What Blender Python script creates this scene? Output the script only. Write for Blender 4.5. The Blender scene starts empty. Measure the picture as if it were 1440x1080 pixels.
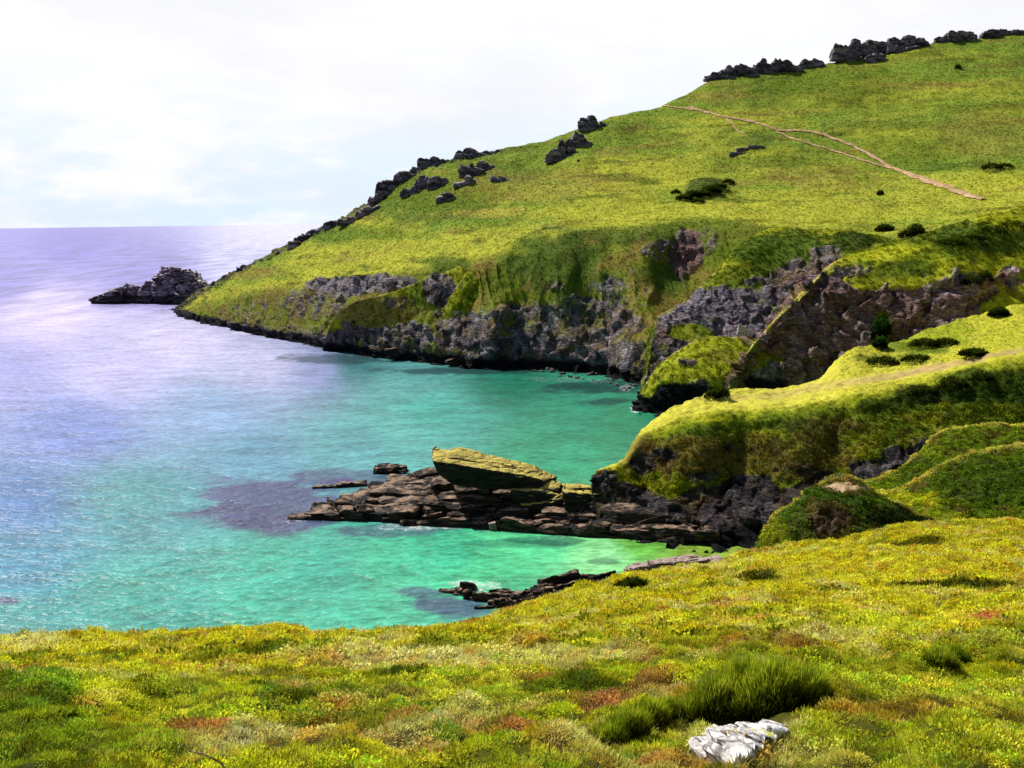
import bpy, bmesh, math, random
import numpy as np
from mathutils import Vector, Matrix
from mathutils.bvhtree import BVHTree

random.seed(7)
RNG = np.random.default_rng(11)
SC = bpy.context.scene
COL = SC.collection
H = 50.0                      # eye height above the sea
F = 1500.0                    # focal length in photo pixels (1440 wide)
PITCH = math.atan((540 - 310.5) / F)
ROLL = 0.0142

# ------------------------------------------------------------------ camera
Rm = np.array(Matrix.Rotation(math.pi / 2 - PITCH, 3, 'X') @ Matrix.Rotation(-ROLL, 3, 'Z'))
def ray(u, v):
    u = np.asarray(u, float); v = np.asarray(v, float)
    l = np.stack([(u - 720) / F, (540 - v) / F, -np.ones_like(u)], -1)
    return l @ Rm.T
def P(u, v, Y):               # photo direction at forward distance Y
    d = ray(u, v); s = np.asarray(Y, float) / d[..., 1]
    p = d * s[..., None]; p[..., 2] += H
    return p
def WY(u, v):                 # forward distance where the sight line meets the sea
    d = ray(u, v); return -H / np.minimum(d[..., 2], -1e-5) * d[..., 1]
def proj(p):
    q = (p - np.array([0, 0, H])) @ Rm
    w = np.where(-q[..., 2] > .1, -q[..., 2], np.nan)
    return 720 + F * q[..., 0] / w, 540 - F * q[..., 1] / w

cam = bpy.data.cameras.new('camera'); camo = bpy.data.objects.new('camera', cam); COL.objects.link(camo)
cam.sensor_width = 36; cam.lens = F / 1440 * 36; cam.clip_start = .2; cam.clip_end = 300000
M4 = Matrix(Rm.tolist()).to_4x4(); M4.translation = (0, 0, H)
camo.matrix_world = M4
SC.camera = camo

# ------------------------------------------------------------------ noise (numpy)
_perm = np.random.default_rng(5).permutation(4096)
def _h(ix, iy, iz, s=0):
    a = _perm[(ix + s * 131) & 4095]; b = _perm[(a + iy) & 4095]; return _perm[(b + iz) & 4095]
_g = np.random.default_rng(6).normal(size=(4096, 3)); _g /= np.linalg.norm(_g, axis=1)[:, None]
def perlin(p, s=0):
    p = np.asarray(p, float); i = np.floor(p).astype(np.int64); f = p - i
    w = f * f * f * (f * (f * 6 - 15) + 10); out = 0
    for dx in (0, 1):
        for dy in (0, 1):
            for dz in (0, 1):
                g = _g[_h(i[..., 0] + dx, i[..., 1] + dy, i[..., 2] + dz, s)]
                d = g[..., 0] * (f[..., 0] - dx) + g[..., 1] * (f[..., 1] - dy) + g[..., 2] * (f[..., 2] - dz)
                ww = (w[..., 0] if dx else 1 - w[..., 0]) * (w[..., 1] if dy else 1 - w[..., 1]) * (w[..., 2] if dz else 1 - w[..., 2])
                out = out + d * ww
    return out * 1.6
def fbm(p, o=4, s=0, gain=.5):
    a = 1; r = 0; t = 0; p = np.asarray(p, float)
    for k in range(o):
        r = r + a * perlin(p * (2.03 ** k) + k * 17.3, s + k); t += a; a *= gain
    return r / t
def ridged(p, o=4, s=0):
    a = 1; r = 0; t = 0
    for k in range(o):
        r = r + a * (1 - 2 * np.abs(perlin(p * (2.1 ** k) + k * 9.1, s + k))); t += a; a *= .55
    return r / t
_r4 = np.random.default_rng(8).random((4096, 4))
def worley(p, s=0):
    p = np.asarray(p, float); i = np.floor(p).astype(np.int64)
    best = np.full(p.shape[:-1], 9.); sec = best.copy(); val = np.zeros(p.shape[:-1])
    for dx in (-1, 0, 1):
        for dy in (-1, 0, 1):
            for dz in (-1, 0, 1):
                r = _r4[_h(i[..., 0] + dx, i[..., 1] + dy, i[..., 2] + dz, s)]
                q = np.stack([i[..., 0] + dx + r[..., 0], i[..., 1] + dy + r[..., 1], i[..., 2] + dz + r[..., 2]], -1)
                d = np.linalg.norm(p - q, axis=-1)
                m = d < best
                sec = np.where(m, best, np.minimum(sec, d)); val = np.where(m, r[..., 3], val); best = np.where(m, d, best)
    return best, sec, val
_rd = np.random.default_rng(9).normal(size=(4096, 3)); _rd /= np.linalg.norm(_rd, axis=1)[:, None]
def facets(p, s=0, k=1.1):
    """blocky broken rock: every cell is a tilted plane of its own height"""
    p = np.asarray(p, float); i = np.floor(p).astype(np.int64)
    best = np.full(p.shape[:-1], 9.); sec = best.copy(); val = np.zeros(p.shape[:-1])
    for dx in (-1, 0, 1):
        for dy in (-1, 0, 1):
            for dz in (-1, 0, 1):
                hh = _h(i[..., 0] + dx, i[..., 1] + dy, i[..., 2] + dz, s); r = _r4[hh]
                o = p - np.stack([i[..., 0] + dx + r[..., 0], i[..., 1] + dy + r[..., 1], i[..., 2] + dz + r[..., 2]], -1)
                d = np.linalg.norm(o, axis=-1); m = d < best
                sec = np.where(m, best, np.minimum(sec, d)); val = np.where(m, (r[..., 3] - .5) + k * (o * _rd[hh]).sum(-1), val); best = np.where(m, d, best)
    return val, sec - best
def sstep(a, b, x):
    t = np.clip((x - a) / (b - a), 0, 1); return t * t * (3 - 2 * t)
def gsmooth(a, sig, axis=0):
    if sig <= 0: return a
    r = int(sig * 3) + 1; k = np.exp(-.5 * (np.arange(-r, r + 1) / sig) ** 2); k /= k.sum()
    a = np.moveaxis(a, axis, 0)
    b = np.concatenate([2 * a[:1] - a[r:0:-1] if len(a) > r else np.repeat(a[:1], r, 0), a, 2 * a[-1:] - a[-2:-r - 2:-1] if len(a) > r else np.repeat(a[-1:], r, 0)], 0)
    o = sum(k[j] * b[j:j + len(a)] for j in range(2 * r + 1))
    return np.moveaxis(o, 0, axis)
def S(r, g, b):               # sRGB 0..255 -> linear
    c = np.array([r, g, b]) / 255.; return np.where(c <= .04045, c / 12.92, ((c + .055) / 1.055) ** 2.4)

# ------------------------------------------------------------------ node helpers
def new_mat(name):
    m = bpy.data.materials.new(name); m.use_nodes = True; nt = m.node_tree; nt.nodes.clear()
    out = nt.nodes.new('ShaderNodeOutputMaterial'); return m, nt, out
class NB:
    def __init__(s, nt): s.nt = nt
    def n(s, t, **kw):
        nd = s.nt.nodes.new(t)
        for k, v in kw.items():
            if k.startswith('i_'):
                nd.inputs[k[2:].replace('_', ' ')].default_value = v
            else: setattr(nd, k, v)
        return nd
    def l(s, a, b): s.nt.links.new(a, b)
    def math(s, op, a, b=None, clamp=False):
        nd = s.n('ShaderNodeMath', operation=op, use_clamp=clamp)
        for i, x in enumerate((a, b)):
            if x is None: continue
            if hasattr(x, 'node'): s.l(x, nd.inputs[i])
            else: nd.inputs[i].default_value = x
        return nd.outputs[0]
    def mix(s, f, a, b, mode='MIX'):
        nd = s.n('ShaderNodeMix', data_type='RGBA', blend_type=mode)
        for i, x in ((0, f), (6, a), (7, b)):
            if hasattr(x, 'node'): s.l(x, nd.inputs[i])
            else: nd.inputs[i].default_value = x if i == 0 else (*x, 1)[:4]
        return nd.outputs[2]
    def ramp(s, f, a, b):
        nd = s.n('ShaderNodeMapRange', interpolation_type='SMOOTHSTEP'); s.l(f, nd.inputs[0])
        nd.inputs[1].default_value = a; nd.inputs[2].default_value = b; return nd.outputs[0]
    def noise(s, vec, scale, detail=4, rough=.55):
        nd = s.n('ShaderNodeTexNoise'); nd.inputs['Scale'].default_value = scale
        nd.inputs['Detail'].default_value = detail; nd.inputs['Roughness'].default_value = rough
        if vec is not None: s.l(vec, nd.inputs['Vector'])
        return nd.outputs[0]

def land_material(name, fine, rockfine):
    """ground: baked earth/grass/rock colour, plant-gap shade included, modulated by procedural grain; rock gets cracks and blocky relief"""
    m, nt, out = new_mat(name); b = NB(nt)
    col = b.n('ShaderNodeAttribute', attribute_name='col'); rk = b.n('ShaderNodeAttribute', attribute_name='rock')
    pos = b.n('ShaderNodeNewGeometry').outputs['Position']
    n1 = b.noise(pos, fine, 5, .7); n2 = b.noise(pos, fine * .22, 4, .6)
    g = b.math('ADD', b.math('MULTIPLY', n1, 1.5), b.math('MULTIPLY', n2, .9))
    g = b.math('SUBTRACT', g, .25, True)
    mp = b.n('ShaderNodeMapping'); b.l(pos, mp.inputs[0]); mp.inputs['Rotation'].default_value = (.5, .35, .2); mp.inputs['Scale'].default_value = (.55, .55, 1.6)
    v1 = b.n('ShaderNodeTexVoronoi', feature='DISTANCE_TO_EDGE'); b.l(mp.outputs[0], v1.inputs['Vector']); v1.inputs['Scale'].default_value = rockfine
    v2 = b.n('ShaderNodeTexVoronoi'); b.l(mp.outputs[0], v2.inputs['Vector']); v2.inputs['Scale'].default_value = rockfine * 2.3
    rn = b.noise(mp.outputs[0], rockfine * 3, 6, .72)
    crack = b.ramp(v1.outputs['Distance'], 0, .09)
    sep = b.n('ShaderNodeSeparateColor'); b.l(v2.outputs['Color'], sep.inputs[0])
    rf = b.math('MULTIPLY', b.math('ADD', b.math('MULTIPLY', sep.outputs[0], .55), b.ramp(rn, .36, .68)), b.math('ADD', b.math('MULTIPLY', crack, .5), .5))
    rf = b.math('ADD', b.math('MULTIPLY', rf, 1.1), .22)
    sep2 = b.math('ADD', b.math('MULTIPLY', g, b.math('SUBTRACT', 1., rk.outputs['Fac'])), b.math('MULTIPLY', rf, rk.outputs['Fac']))
    c = b.n('ShaderNodeVectorMath', operation='SCALE'); b.l(col.outputs['Color'], c.inputs[0]); b.l(sep2, c.inputs['Scale'])
    hg = b.math('MULTIPLY', n1, .35)
    hr = b.math('ADD', b.math('MULTIPLY', b.math('MINIMUM', v1.outputs['Distance'], .25), 1.6), b.math('ADD', b.math('MULTIPLY', rn, .8), b.math('MULTIPLY', sep.outputs[0], .5)))
    hh = b.math('ADD', b.math('MULTIPLY', hr, rk.outputs['Fac']), b.math('MULTIPLY', hg, b.math('SUBTRACT', 1., rk.outputs['Fac'])))
    bp = b.n('ShaderNodeBump'); bp.inputs['Distance'].default_value = .5 / rockfine; bp.inputs['Strength'].default_value = .65; b.l(hh, bp.inputs['Height'])
    d = b.n('ShaderNodeBsdfPrincipled'); b.l(c.outputs[0], d.inputs['Base Color']); d.inputs['Roughness'].default_value = .95
    d.inputs['Specular IOR Level'].default_value = .15; b.l(bp.outputs[0], d.inputs['Normal'])
    b.l(d.outputs[0], out.inputs[0]); return m
MAT_FAR = land_material('far_ground', 1.3, .55)
MAT_MID = land_material('mid_ground', 3.0, .8)
MAT_NEAR = land_material('near_ground', 14., 2.)

# ------------------------------------------------------------------ terrain sheets
def rowdef(spec, us, prev):
    k = spec[0]
    if k == 'v':
        a = np.array([(x + (0,))[:4] for x in spec[1]], float)
        v = np.interp(us, a[:, 0], a[:, 1]); Y = np.interp(us, a[:, 0], a[:, 2]); r = np.interp(us, a[:, 0], a[:, 3])
        return P(us, v, Y), r
    if k == 'w':
        a = np.array([(x + (1,))[:3] for x in spec[1]], float)
        v = np.interp(us, a[:, 0], a[:, 1]); r = np.interp(us, a[:, 0], a[:, 2])
        return P(us, v, WY(us, v)), r
    if k == 'b':              # ground rising behind the viewer
        return np.stack([(us - 720) / 1500 * 9, 0 * us - 14, 0 * us + 52.8], 1), 0 * us
    if k == 'z':              # absolute height, dY from the previous row
        a = np.array(spec[1], float)  # (u, z, dY, rock)
        z = np.interp(us, a[:, 0], a[:, 1]); dY = np.interp(us, a[:, 0], a[:, 2]); r = np.interp(us, a[:, 0], a[:, 3])
        q = prev.copy(); sc = (q[:, 1] + dY) / q[:, 1]; q[:, 0] *= sc; q[:, 1] += dY; q[:, 2] = z
        return q, r
    if k == 'd':              # drop relative to the previous row
        a = np.array(spec[1], float)
        dz = np.interp(us, a[:, 0], a[:, 1]); dY = np.interp(us, a[:, 0], a[:, 2]); r = np.interp(us, a[:, 0], a[:, 3])
        q = prev.copy(); sc = (q[:, 1] + dY) / q[:, 1]; q[:, 0] *= sc; q[:, 1] += dY; q[:, 2] += dz
        return q, r

SHEETS = {}
def normals(G):
    du = np.gradient(G, axis=1); dv = np.gradient(G, axis=0)
    n = np.cross(du, dv); n /= np.linalg.norm(n, axis=-1)[..., None] + 1e-9
    if n[..., 2].mean() < 0: n = -n
    return n

def make_sheet(name, rows, us, res, sig, colour_fn, mat, rockfn=None, rock_amp=2.0, rock_scale=6.0, grass_amp=.4,
               grass_scale=6., big_amp=0., big_scale=40., bumps=(), colsig=2., nmax=260, cushion=None, soil=1., push=(), ribs=None):
    us = np.asarray(us, float)
    pts = []; rk = []; prev = None
    for sp in rows:              # rows run from the sea/front to the back
        p, r = rowdef(sp, us, prev); pts.append(p); rk.append(r); prev = p
    G = [pts[0][None]]; R = [rk[0][None]]
    for k in range(len(pts) - 1):
        L = np.median(np.linalg.norm(pts[k + 1] - pts[k], axis=1)); rr = res if np.isscalar(res) else res[k]
        n = int(np.clip(math.ceil(L / rr), 2, nmax))
        t = (np.arange(1, n + 1) / n)[:, None]
        G.append(pts[k][None] * (1 - t[..., None]) + pts[k + 1][None] * t[..., None])
        R.append(rk[k][None] * (1 - t) + rk[k + 1][None] * t)
    G = np.concatenate(G); R = np.concatenate(R)
    G = gsmooth(gsmooth(G, sig, 0), colsig, 1)
    U, V = proj(G)
    for (bu, bv, ru, rv, hgt) in bumps:
        w = np.nan_to_num(np.exp(-(((U - bu) / ru) ** 2 + ((V - bv) / rv) ** 2))); G[..., 2] += hgt * w
    for (bu, bv, ru, rv, dy) in push:        # gullies and buttresses: set back or forward
        G[..., 1] += dy * np.exp(-(((U - bu) / ru) ** 2 + ((V - bv) / rv) ** 2))
    if ribs is not None: G[..., 1] += ribs(G, U, V)
    N = normals(G)
    rock = R + .0
    nz = fbm(G / 7., 4, 3); 
    if rockfn is not None: rock = rockfn(G, U, V, N, R, nz)
    nf = fbm(G / 2.4, 4, 5); rock = sstep(.36, .64, rock + .36 * nz + .34 * nf)
    if big_amp: G = G + N * (big_amp * fbm(G / big_scale, 3, 21))[..., None]
    # blocky rock relief in tilted beds
    a = G @ np.array(Matrix.Rotation(.45, 3, 'Y') @ Matrix.Rotation(.3, 3, 'X'))
    q = a / rock_scale * np.array([1, 1, 1.9])
    q = q + .35 * np.stack([perlin(q * 1.3, 31), perlin(q * 1.3, 32), perlin(q * 1.3, 33)], -1)
    f1, f2, cv = worley(q, 2); g1, g2, cv2 = worley(q * 2.4, 4); h1, h2, cv3 = worley(q * 5.3, 6)
    fa, e1 = facets(q, 2, 1.3); fb, e2 = facets(q * 2.3, 4, 1.2); fc, e3 = facets(q * 5., 6, 1.)
    dr = fa * .95 + fb * .34 + fc * .10 - .2 * np.exp(-(e1 / .07) ** 2) + .55 * fbm(q * .4, 2, 9)
    dg = fbm(G / grass_scale, 4, 12, .55)
    if cushion:
        c1, c2, _c = worley(G / cushion[0] + .5 * np.stack([perlin(G / cushion[0], 71), perlin(G / cushion[0], 72), perlin(G / cushion[0], 73)], -1), 15)
        k1, k2, _c = worley(G / cushion[0] * 2.3, 16)
        dg = dg + cushion[1] / grass_amp * ((.75 - c1) * sstep(-.5, .4, fbm(G / cushion[0] / 4, 2, 17)) + .4 * (.7 - k1))
    D = rock * rock_amp * dr + (1 - rock) * grass_amp * dg
    D = gsmooth(D, .6, 0)
    G = G + N * D[..., None]
    N2 = normals(G)
    col = colour_fn(G, U, V, N2, rock, cv, cv2)
    gcol = col * (1 - (1 - soil) * (1 - rock) * (col[..., 2] < .1))[..., None]  # ground under plants darkened: shade in the gaps put into the colour
    rr_, cc_ = G.shape[:2]
    idx = np.arange(rr_ * cc_).reshape(rr_, cc_)
    q4 = np.stack([idx[:-1, :-1], idx[:-1, 1:], idx[1:, 1:], idx[1:, :-1]], -1).reshape(-1, 4)
    me = bpy.data.meshes.new(name)
    me.vertices.add(rr_ * cc_); me.vertices.foreach_set('co', G.reshape(-1).astype(np.float32))
    me.loops.add(q4.size); me.loops.foreach_set('vertex_index', q4.reshape(-1).astype(np.int32))
    me.polygons.add(len(q4)); me.polygons.foreach_set('loop_start', np.arange(0, q4.size, 4, dtype=np.int32))
    me.polygons.foreach_set('use_smooth', np.ones(len(q4), dtype=bool))
    me.update(calc_edges=True)
    ca = me.attributes.new('col', 'FLOAT_COLOR', 'POINT'); ca.data.foreach_set('color', np.concatenate([np.clip(gcol, 0, 1), np.ones(col.shape[:2] + (1,))], -1).reshape(-1).astype(np.float32))
    ra = me.attributes.new('rock', 'FLOAT', 'POINT'); ra.data.foreach_set('value', rock.reshape(-1).astype(np.float32))
    me.materials.append(mat)
    o = bpy.data.objects.new(name, me); COL.objects.link(o); o['kind'] = 'structure'
    SHEETS[o.name] = dict(G=G, N=N2, rock=rock, col=col, U=U, V=V, obj=o, q4=q4)
    return o

_bvh = {}
def bvh(name):
    if name not in _bvh:
        s = SHEETS[name]; _bvh[name] = BVHTree.FromPolygons(s['G'].reshape(-1, 3).tolist(), s['q4'].tolist())
    return _bvh[name]
def drop(u, v, names):
    d = Vector(ray(u, v)).normalized(); best = None
    for n in names:
        h = bvh(n).ray_cast(Vector((0, 0, H)), d, 3000)
        if h[0] is not None and (best is None or h[3] < best[3]): best = h
    return best

def blob(U, V, u0, v0, ru, rv, nz, e=.35):
    U = np.nan_to_num(U, nan=-9e4)
    d = np.sqrt(((U - u0) / ru) ** 2 + ((V - v0) / rv) ** 2) + e * nz
    return sstep(1.1, .7, np.nan_to_num(d, nan=9.))
def lerp(a, b, t): return a * (1 - t[..., None]) + b * t[..., None]

# colours (albedo)
YG = np.array([.40, .42, .014]); GR = np.array([.17, .24, .010]); DG = np.array([.045, .085, .006])
OCH = np.array([.36, .25, .055]); BR = np.array([.16, .09, .03]); GOLD = np.array([.80, .68, .12])
RGREY = np.array([.18, .155, .17]); RDARK = np.array([.055, .046, .06]); RRED = np.array([.21, .115, .11]); RPALE = np.array([.48, .43, .46]); RBLK = np.array([.010, .009, .012])
LICH = np.array([.24, .19, .03])

def rock_colour(G, cv, cv2, wet=2.6, red=0., nz=None):
    n = fbm(G / 9., 4, 41); n2 = fbm(G / 2.2, 3, 43)
    c = lerp(RGREY + 0 * G, RDARK + 0 * G, sstep(-.15, .35, n + .6 * (cv - .5)))
    c = lerp(c, RRED + 0 * G, np.clip(sstep(.0, .5, fbm(G / 14., 3, 45) + red), 0, 1) * .7)
    c = lerp(c, RPALE + 0 * G, sstep(.66, .9, cv2 + .25 * n2) * .4)
    c = lerp(c, OCH * .5 + 0 * G, sstep(.02, .32, fbm(G / 6.5, 4, 40)) * .55)
    c = lerp(c, LICH + 0 * G, sstep(.12, .4, fbm(G / 5., 4, 47)) * .45)
    vs = fbm(G / np.array([1.6, 1.6, 9.]), 3, 49)                 # dark vertical stains and joints
    c = c * (1 - .55 * sstep(.05, .3, vs))[..., None]
    w = sstep(wet + 1.3, wet - .3, G[..., 2] + 2.2 * n + .5 * n2)
    return lerp(c, RBLK + 0 * G, w)

def grass_mix(G, lo=30., hi=5., bias=0.):
    a = fbm(G / lo, 3, 51) + .55 * fbm(G / hi, 4, 53) + bias
    c = lerp(GR + 0 * G, YG + 0 * G, sstep(-.35, .3, a))
    c = lerp(c, DG + 0 * G, sstep(.22, .6, fbm(G / (hi * .8), 4, 55) + .3 * fbm(G / lo, 2, 57)) * .7)
    c = lerp(c, OCH + 0 * G, sstep(.2, .5, fbm(G / (hi * 1.3), 4, 59)) * .45)
    return c

def step_us(u0, u1, d): return np.arange(u0, u1 + d, d)

# ---- A: the far headland -----------------------------------------------------
A_ROCKS = [(510, 400, 90, 17, .8), (545, 470, 90, 28, .62), (620, 410, 32, 30, .7), (440, 425, 60, 30, .5), (370, 440, 80, 24, .42), (730, 455, 85, 42, .56), (830, 452, 90, 50, .6), (870, 400, 60, 30, .42),
           (968, 362, 28, 42, .8), (935, 352, 40, 16, .62), (990, 345, 26, 24, .5), (650, 470, 50, 42, .62), (780, 400, 18, 8, .5), (858, 400, 30, 14, .55), (800, 490, 120, 22, .75), (700, 490, 60, 24, .7)]
def rockA(G, U, V, N, R, nz):
    r = R.copy() * .0
    for (a, b, c, d, e) in A_ROCKS: r = np.maximum(r, e * blob(U, V, a, b, c, d, nz, .5))
    r = np.maximum(r, sstep(5.5, 2., G[..., 2] + 2.5 * nz) * 1.0)
    r = np.maximum(r, R * .9)
    # ragged crags along the seaward skyline
    sky = sstep(22, 4, V - np.interp(U, SKY[:, 0], SKY[:, 1])) * sstep(760, 690, U) * (1 - sstep(-.3, .5, nz) * .4)
    return np.maximum(r, sky * .62)
SKY = np.array([(238, 435), (262, 425), (290, 403), (340, 376), (400, 346), (440, 324), (480, 304), (530, 276), (560, 254), (600, 234), (650, 219), (720, 206), (780, 194), (830, 175), (870, 162),
                (930, 148), (960, 134), (1000, 112), (1060, 101), (1130, 92), (1200, 78), (1260, 68), (1320, 58), (1380, 51), (1440, 46), (1750, 22)], float)
SKYY = [(238, 644), (255, 605), (290, 585), (340, 575), (400, 560), (500, 548), (600, 545), (800, 545), (900, 555), (1000, 575), (1100, 590), (1440, 610), (1750, 610)]
skyrow = [(u, v, np.interp(u, *np.array(SKYY).T)) for u, v in SKY]
browA = [(238, 435.5, 642), (255, 436, 596), (290, 418, 565), (340, 402, 525), (400, 396, 488), (450, 390, 455), (500, 385, 436), (550, 379, 424), (590, 374, 414), (650, 358, 402), (700, 350, 394), (730, 341, 391), (780, 327, 388), (850, 322, 384), (900, 319, 382), (980, 315, 384),
         (1080, 312, 380), (1150, 318, 365), (1240, 328, 350), (1440, 300, 330), (1750, 285, 320)]
watA = [(238, 436), (255, 446), (290, 455), (330, 464), (380, 474), (430, 484), (465, 492), (520, 500), (580, 508), (640, 515), (700, 518), (760, 519), (820, 524), (860, 530), (890, 538), (930, 542), (1000, 542), (1100, 542), (1750, 545)]
def fr(a, b, t, du=0):      # a row a fraction t of the way between two pixel rows
    us_ = sorted(set([x[0] for x in a] + [x[0] for x in b])); out = []
    aa = np.array([x[:2] for x in a], float); bb = np.array([x[:2] for x in b], float)
    aY = [x[2] if len(x) > 2 else float(WY(x[0], x[1])) for x in a]; bY = [x[2] if len(x) > 2 else float(WY(x[0], x[1])) for x in b]
    tv, ty = t if isinstance(t, tuple) else (t, t)
    for u in us_:
        va, vb = np.interp(u, aa[:, 0], aa[:, 1]), np.interp(u, bb[:, 0], bb[:, 1])
        ya, yb = np.interp(u, aa[:, 0], aY), np.interp(u, bb[:, 0], bY)
        out.append((u, va + (vb - va) * tv, ya + (yb - ya) * ty))
    return out
rowsA = [('z', None)]
def under(w): return ('v', [(u, v + 5, float(WY(u, v)) - 4, 1) for u, v in [x[:2] for x in w]])
wr = lambda w: [(x[0], x[1], float(WY(x[0], x[1])), 1) for x in w]
rowsA = [('v', [(u, v + 8, float(WY(u, v)) - 5, 1) for u, v in watA]), ('v', wr(watA)),
         ('v', [x + (.6,) for x in fr(watA, browA, (.2, .1))]),
         ('v', fr(watA, browA, (.55, .42))),
         ('v', fr(watA, browA, (.86, .74))),
         ('v', browA), ('v', fr(browA, skyrow, (.08, .1))),
         ('v', fr(browA, skyrow, (.38, .4))), ('v', fr(browA, skyrow, (.7, .7))), ('v', skyrow),
         ('d', [(238, -2, 8, 0), (400, -4, 25, 0), (1750, -3, 30, 0)]), ('d', [(238, -8, 30, 0), (400, -45, 120, 0), (1750, -70, 200, 0)])]
def colA(G, U, V, N, rock, cv, cv2):
    nz = fbm(G / 11., 4, 61)
    hv = (V - np.interp(U, SKY[:, 0], SKY[:, 1])) / (np.interp(U, [x[0] for x in browA], [x[1] for x in browA]) - np.interp(U, SKY[:, 0], SKY[:, 1]) + 1)
    hv = np.nan_to_num(hv, nan=.5)
    bn = fbm(G / np.array([55, 80, 13.]), 4, 63); sn = fbm(G / np.array([26, 26, 3.2]), 4, 65); fn_ = fbm(G / np.array([9, 9, 2.5]), 4, 67)
    FG = np.array([.21, .30, .026]); YL = np.array([.45, .46, .04])
    g = lerp(FG + 0 * G, YL + 0 * G, np.clip(sstep(-.35, .45, bn + .5 * sn + .6 * (hv - .45)), 0, 1))
    g = lerp(g, GR * .62 + 0 * G, sstep(.05, .42, sn + .35 * fn_) * .75)
    g = lerp(g, OCH * .85 + 0 * G, sstep(.08, .42, fbm(G / np.array([30, 30, 5.]), 4, 69) + .3 * fn_) * .5)
    g = lerp(g, DG * 1.2 + 0 * G, sstep(.28, .5, fn_ + .25 * bn) * .5)
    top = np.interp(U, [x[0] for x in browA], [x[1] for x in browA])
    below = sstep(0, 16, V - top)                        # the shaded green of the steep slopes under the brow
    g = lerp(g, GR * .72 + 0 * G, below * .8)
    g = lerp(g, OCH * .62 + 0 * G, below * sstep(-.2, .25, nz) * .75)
    for (a, b, c, d, k, s) in [(600, 290, 90, 26, DG * 1.6, .55), (700, 245, 80, 16, DG * 1.8, .5), (480, 330, 60, 16, DG * 2, .5), (780, 370, 75, 45, DG * 1.35, .8), (880, 330, 110, 14, DG, .6), (1000, 335, 90, 26, GR * .7, .7), (630, 370, 35, 14, DG * 1.5, .8), (940, 390, 40, 26, DG * 1.4, .8), (700, 400, 35, 30, GR * .8, .6),
                               (990, 265, 34, 16, DG, .85), (1060, 205, 40, 14, DG * 1.5, .6), (1020, 235, 25, 12, GR * .8, .5), (620, 275, 100, 26, GR * .8, .7), (520, 330, 60, 14, GR, .6), (1290, 215, 90, 24, GR * .85, .5),
                               (760, 260, 130, 26, OCH * .9, .35), (1150, 250, 80, 18, OCH * .9, .3), (350, 385, 50, 8, OCH * .8, .5), (1390, 190, 90, 40, OCH * .7, .35), (1160, 110, 140, 30, GR * .9, .5), (560, 350, 160, 14, YL * 1.05, .5), (1000, 300, 380, 12, YL * 1.08, .6), (1330, 280, 90, 16, YL, .6), (1100, 235, 60, 10, GR * .75, .6), (1250, 180, 70, 8, GR * .7, .6), (1380, 150, 70, 8, GR * .7, .6), (900, 190, 60, 10, GR * .8, .5), (1180, 130, 60, 7, GR * .75, .5), (870, 250, 50, 8, GR * .8, .45), (1340, 235, 60, 8, DG * 1.4, .5), (1290, 120, 60, 6, OCH * .8, .4), (690, 300, 70, 8, OCH, .4)]:
        g = lerp(g, k + 0 * G, s * blob(U, V, a, b, c, d, nz, .6))
    r = rock_colour(G, cv, cv2, 3.2, 0)
    r = lerp(r, RRED * 1.1 + 0 * G, blob(U, V, 972, 360, 24, 42, nz) * .8)
    r = lerp(r, RPALE * .62 + 0 * G, blob(U, V, 510, 402, 90, 18, nz) * .5)
    r = lerp(r, RDARK * .8 + 0 * G, sstep(20, 0, V - np.interp(U, SKY[:, 0], SKY[:, 1])) * .9)
    return lerp(g, r, rock)
def ribsA(G, U, V):
    top = np.interp(U, [x[0] for x in browA], [x[1] for x in browA]); m = sstep(2, 18, V - top) * sstep(-1, 6, G[..., 2])
    a = G[..., 0] / 17. + .25 * perlin(G / 20., 141)
    n = ridged(np.stack([a, a * 0 + 3.1, G[..., 2] / 55.], -1), 2, 143); n2 = ridged(np.stack([a * 2.7, a * 0 + 7.1, G[..., 2] / 22.], -1), 2, 144)
    return -m * (4.2 * n + 1.5 * n2)
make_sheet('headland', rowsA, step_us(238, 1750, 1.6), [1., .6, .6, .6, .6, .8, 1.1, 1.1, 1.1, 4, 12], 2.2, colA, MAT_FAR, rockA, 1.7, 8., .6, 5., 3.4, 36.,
           bumps=[(1060, 215, 45, 22, 3.0), (990, 262, 30, 16, 2.0), (810, 215, 30, 25, 2.5), (640, 250, 60, 25, 2.0)],
           push=[(965, 375, 45, 50, 16), (515, 405, 75, 18, 7), (622, 412, 28, 24, 7), (800, 400, 60, 50, -6), (690, 450, 26, 50, -4), (735, 430, 16, 60, 5), (870, 350, 40, 30, 5)], ribs=ribsA)

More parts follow.
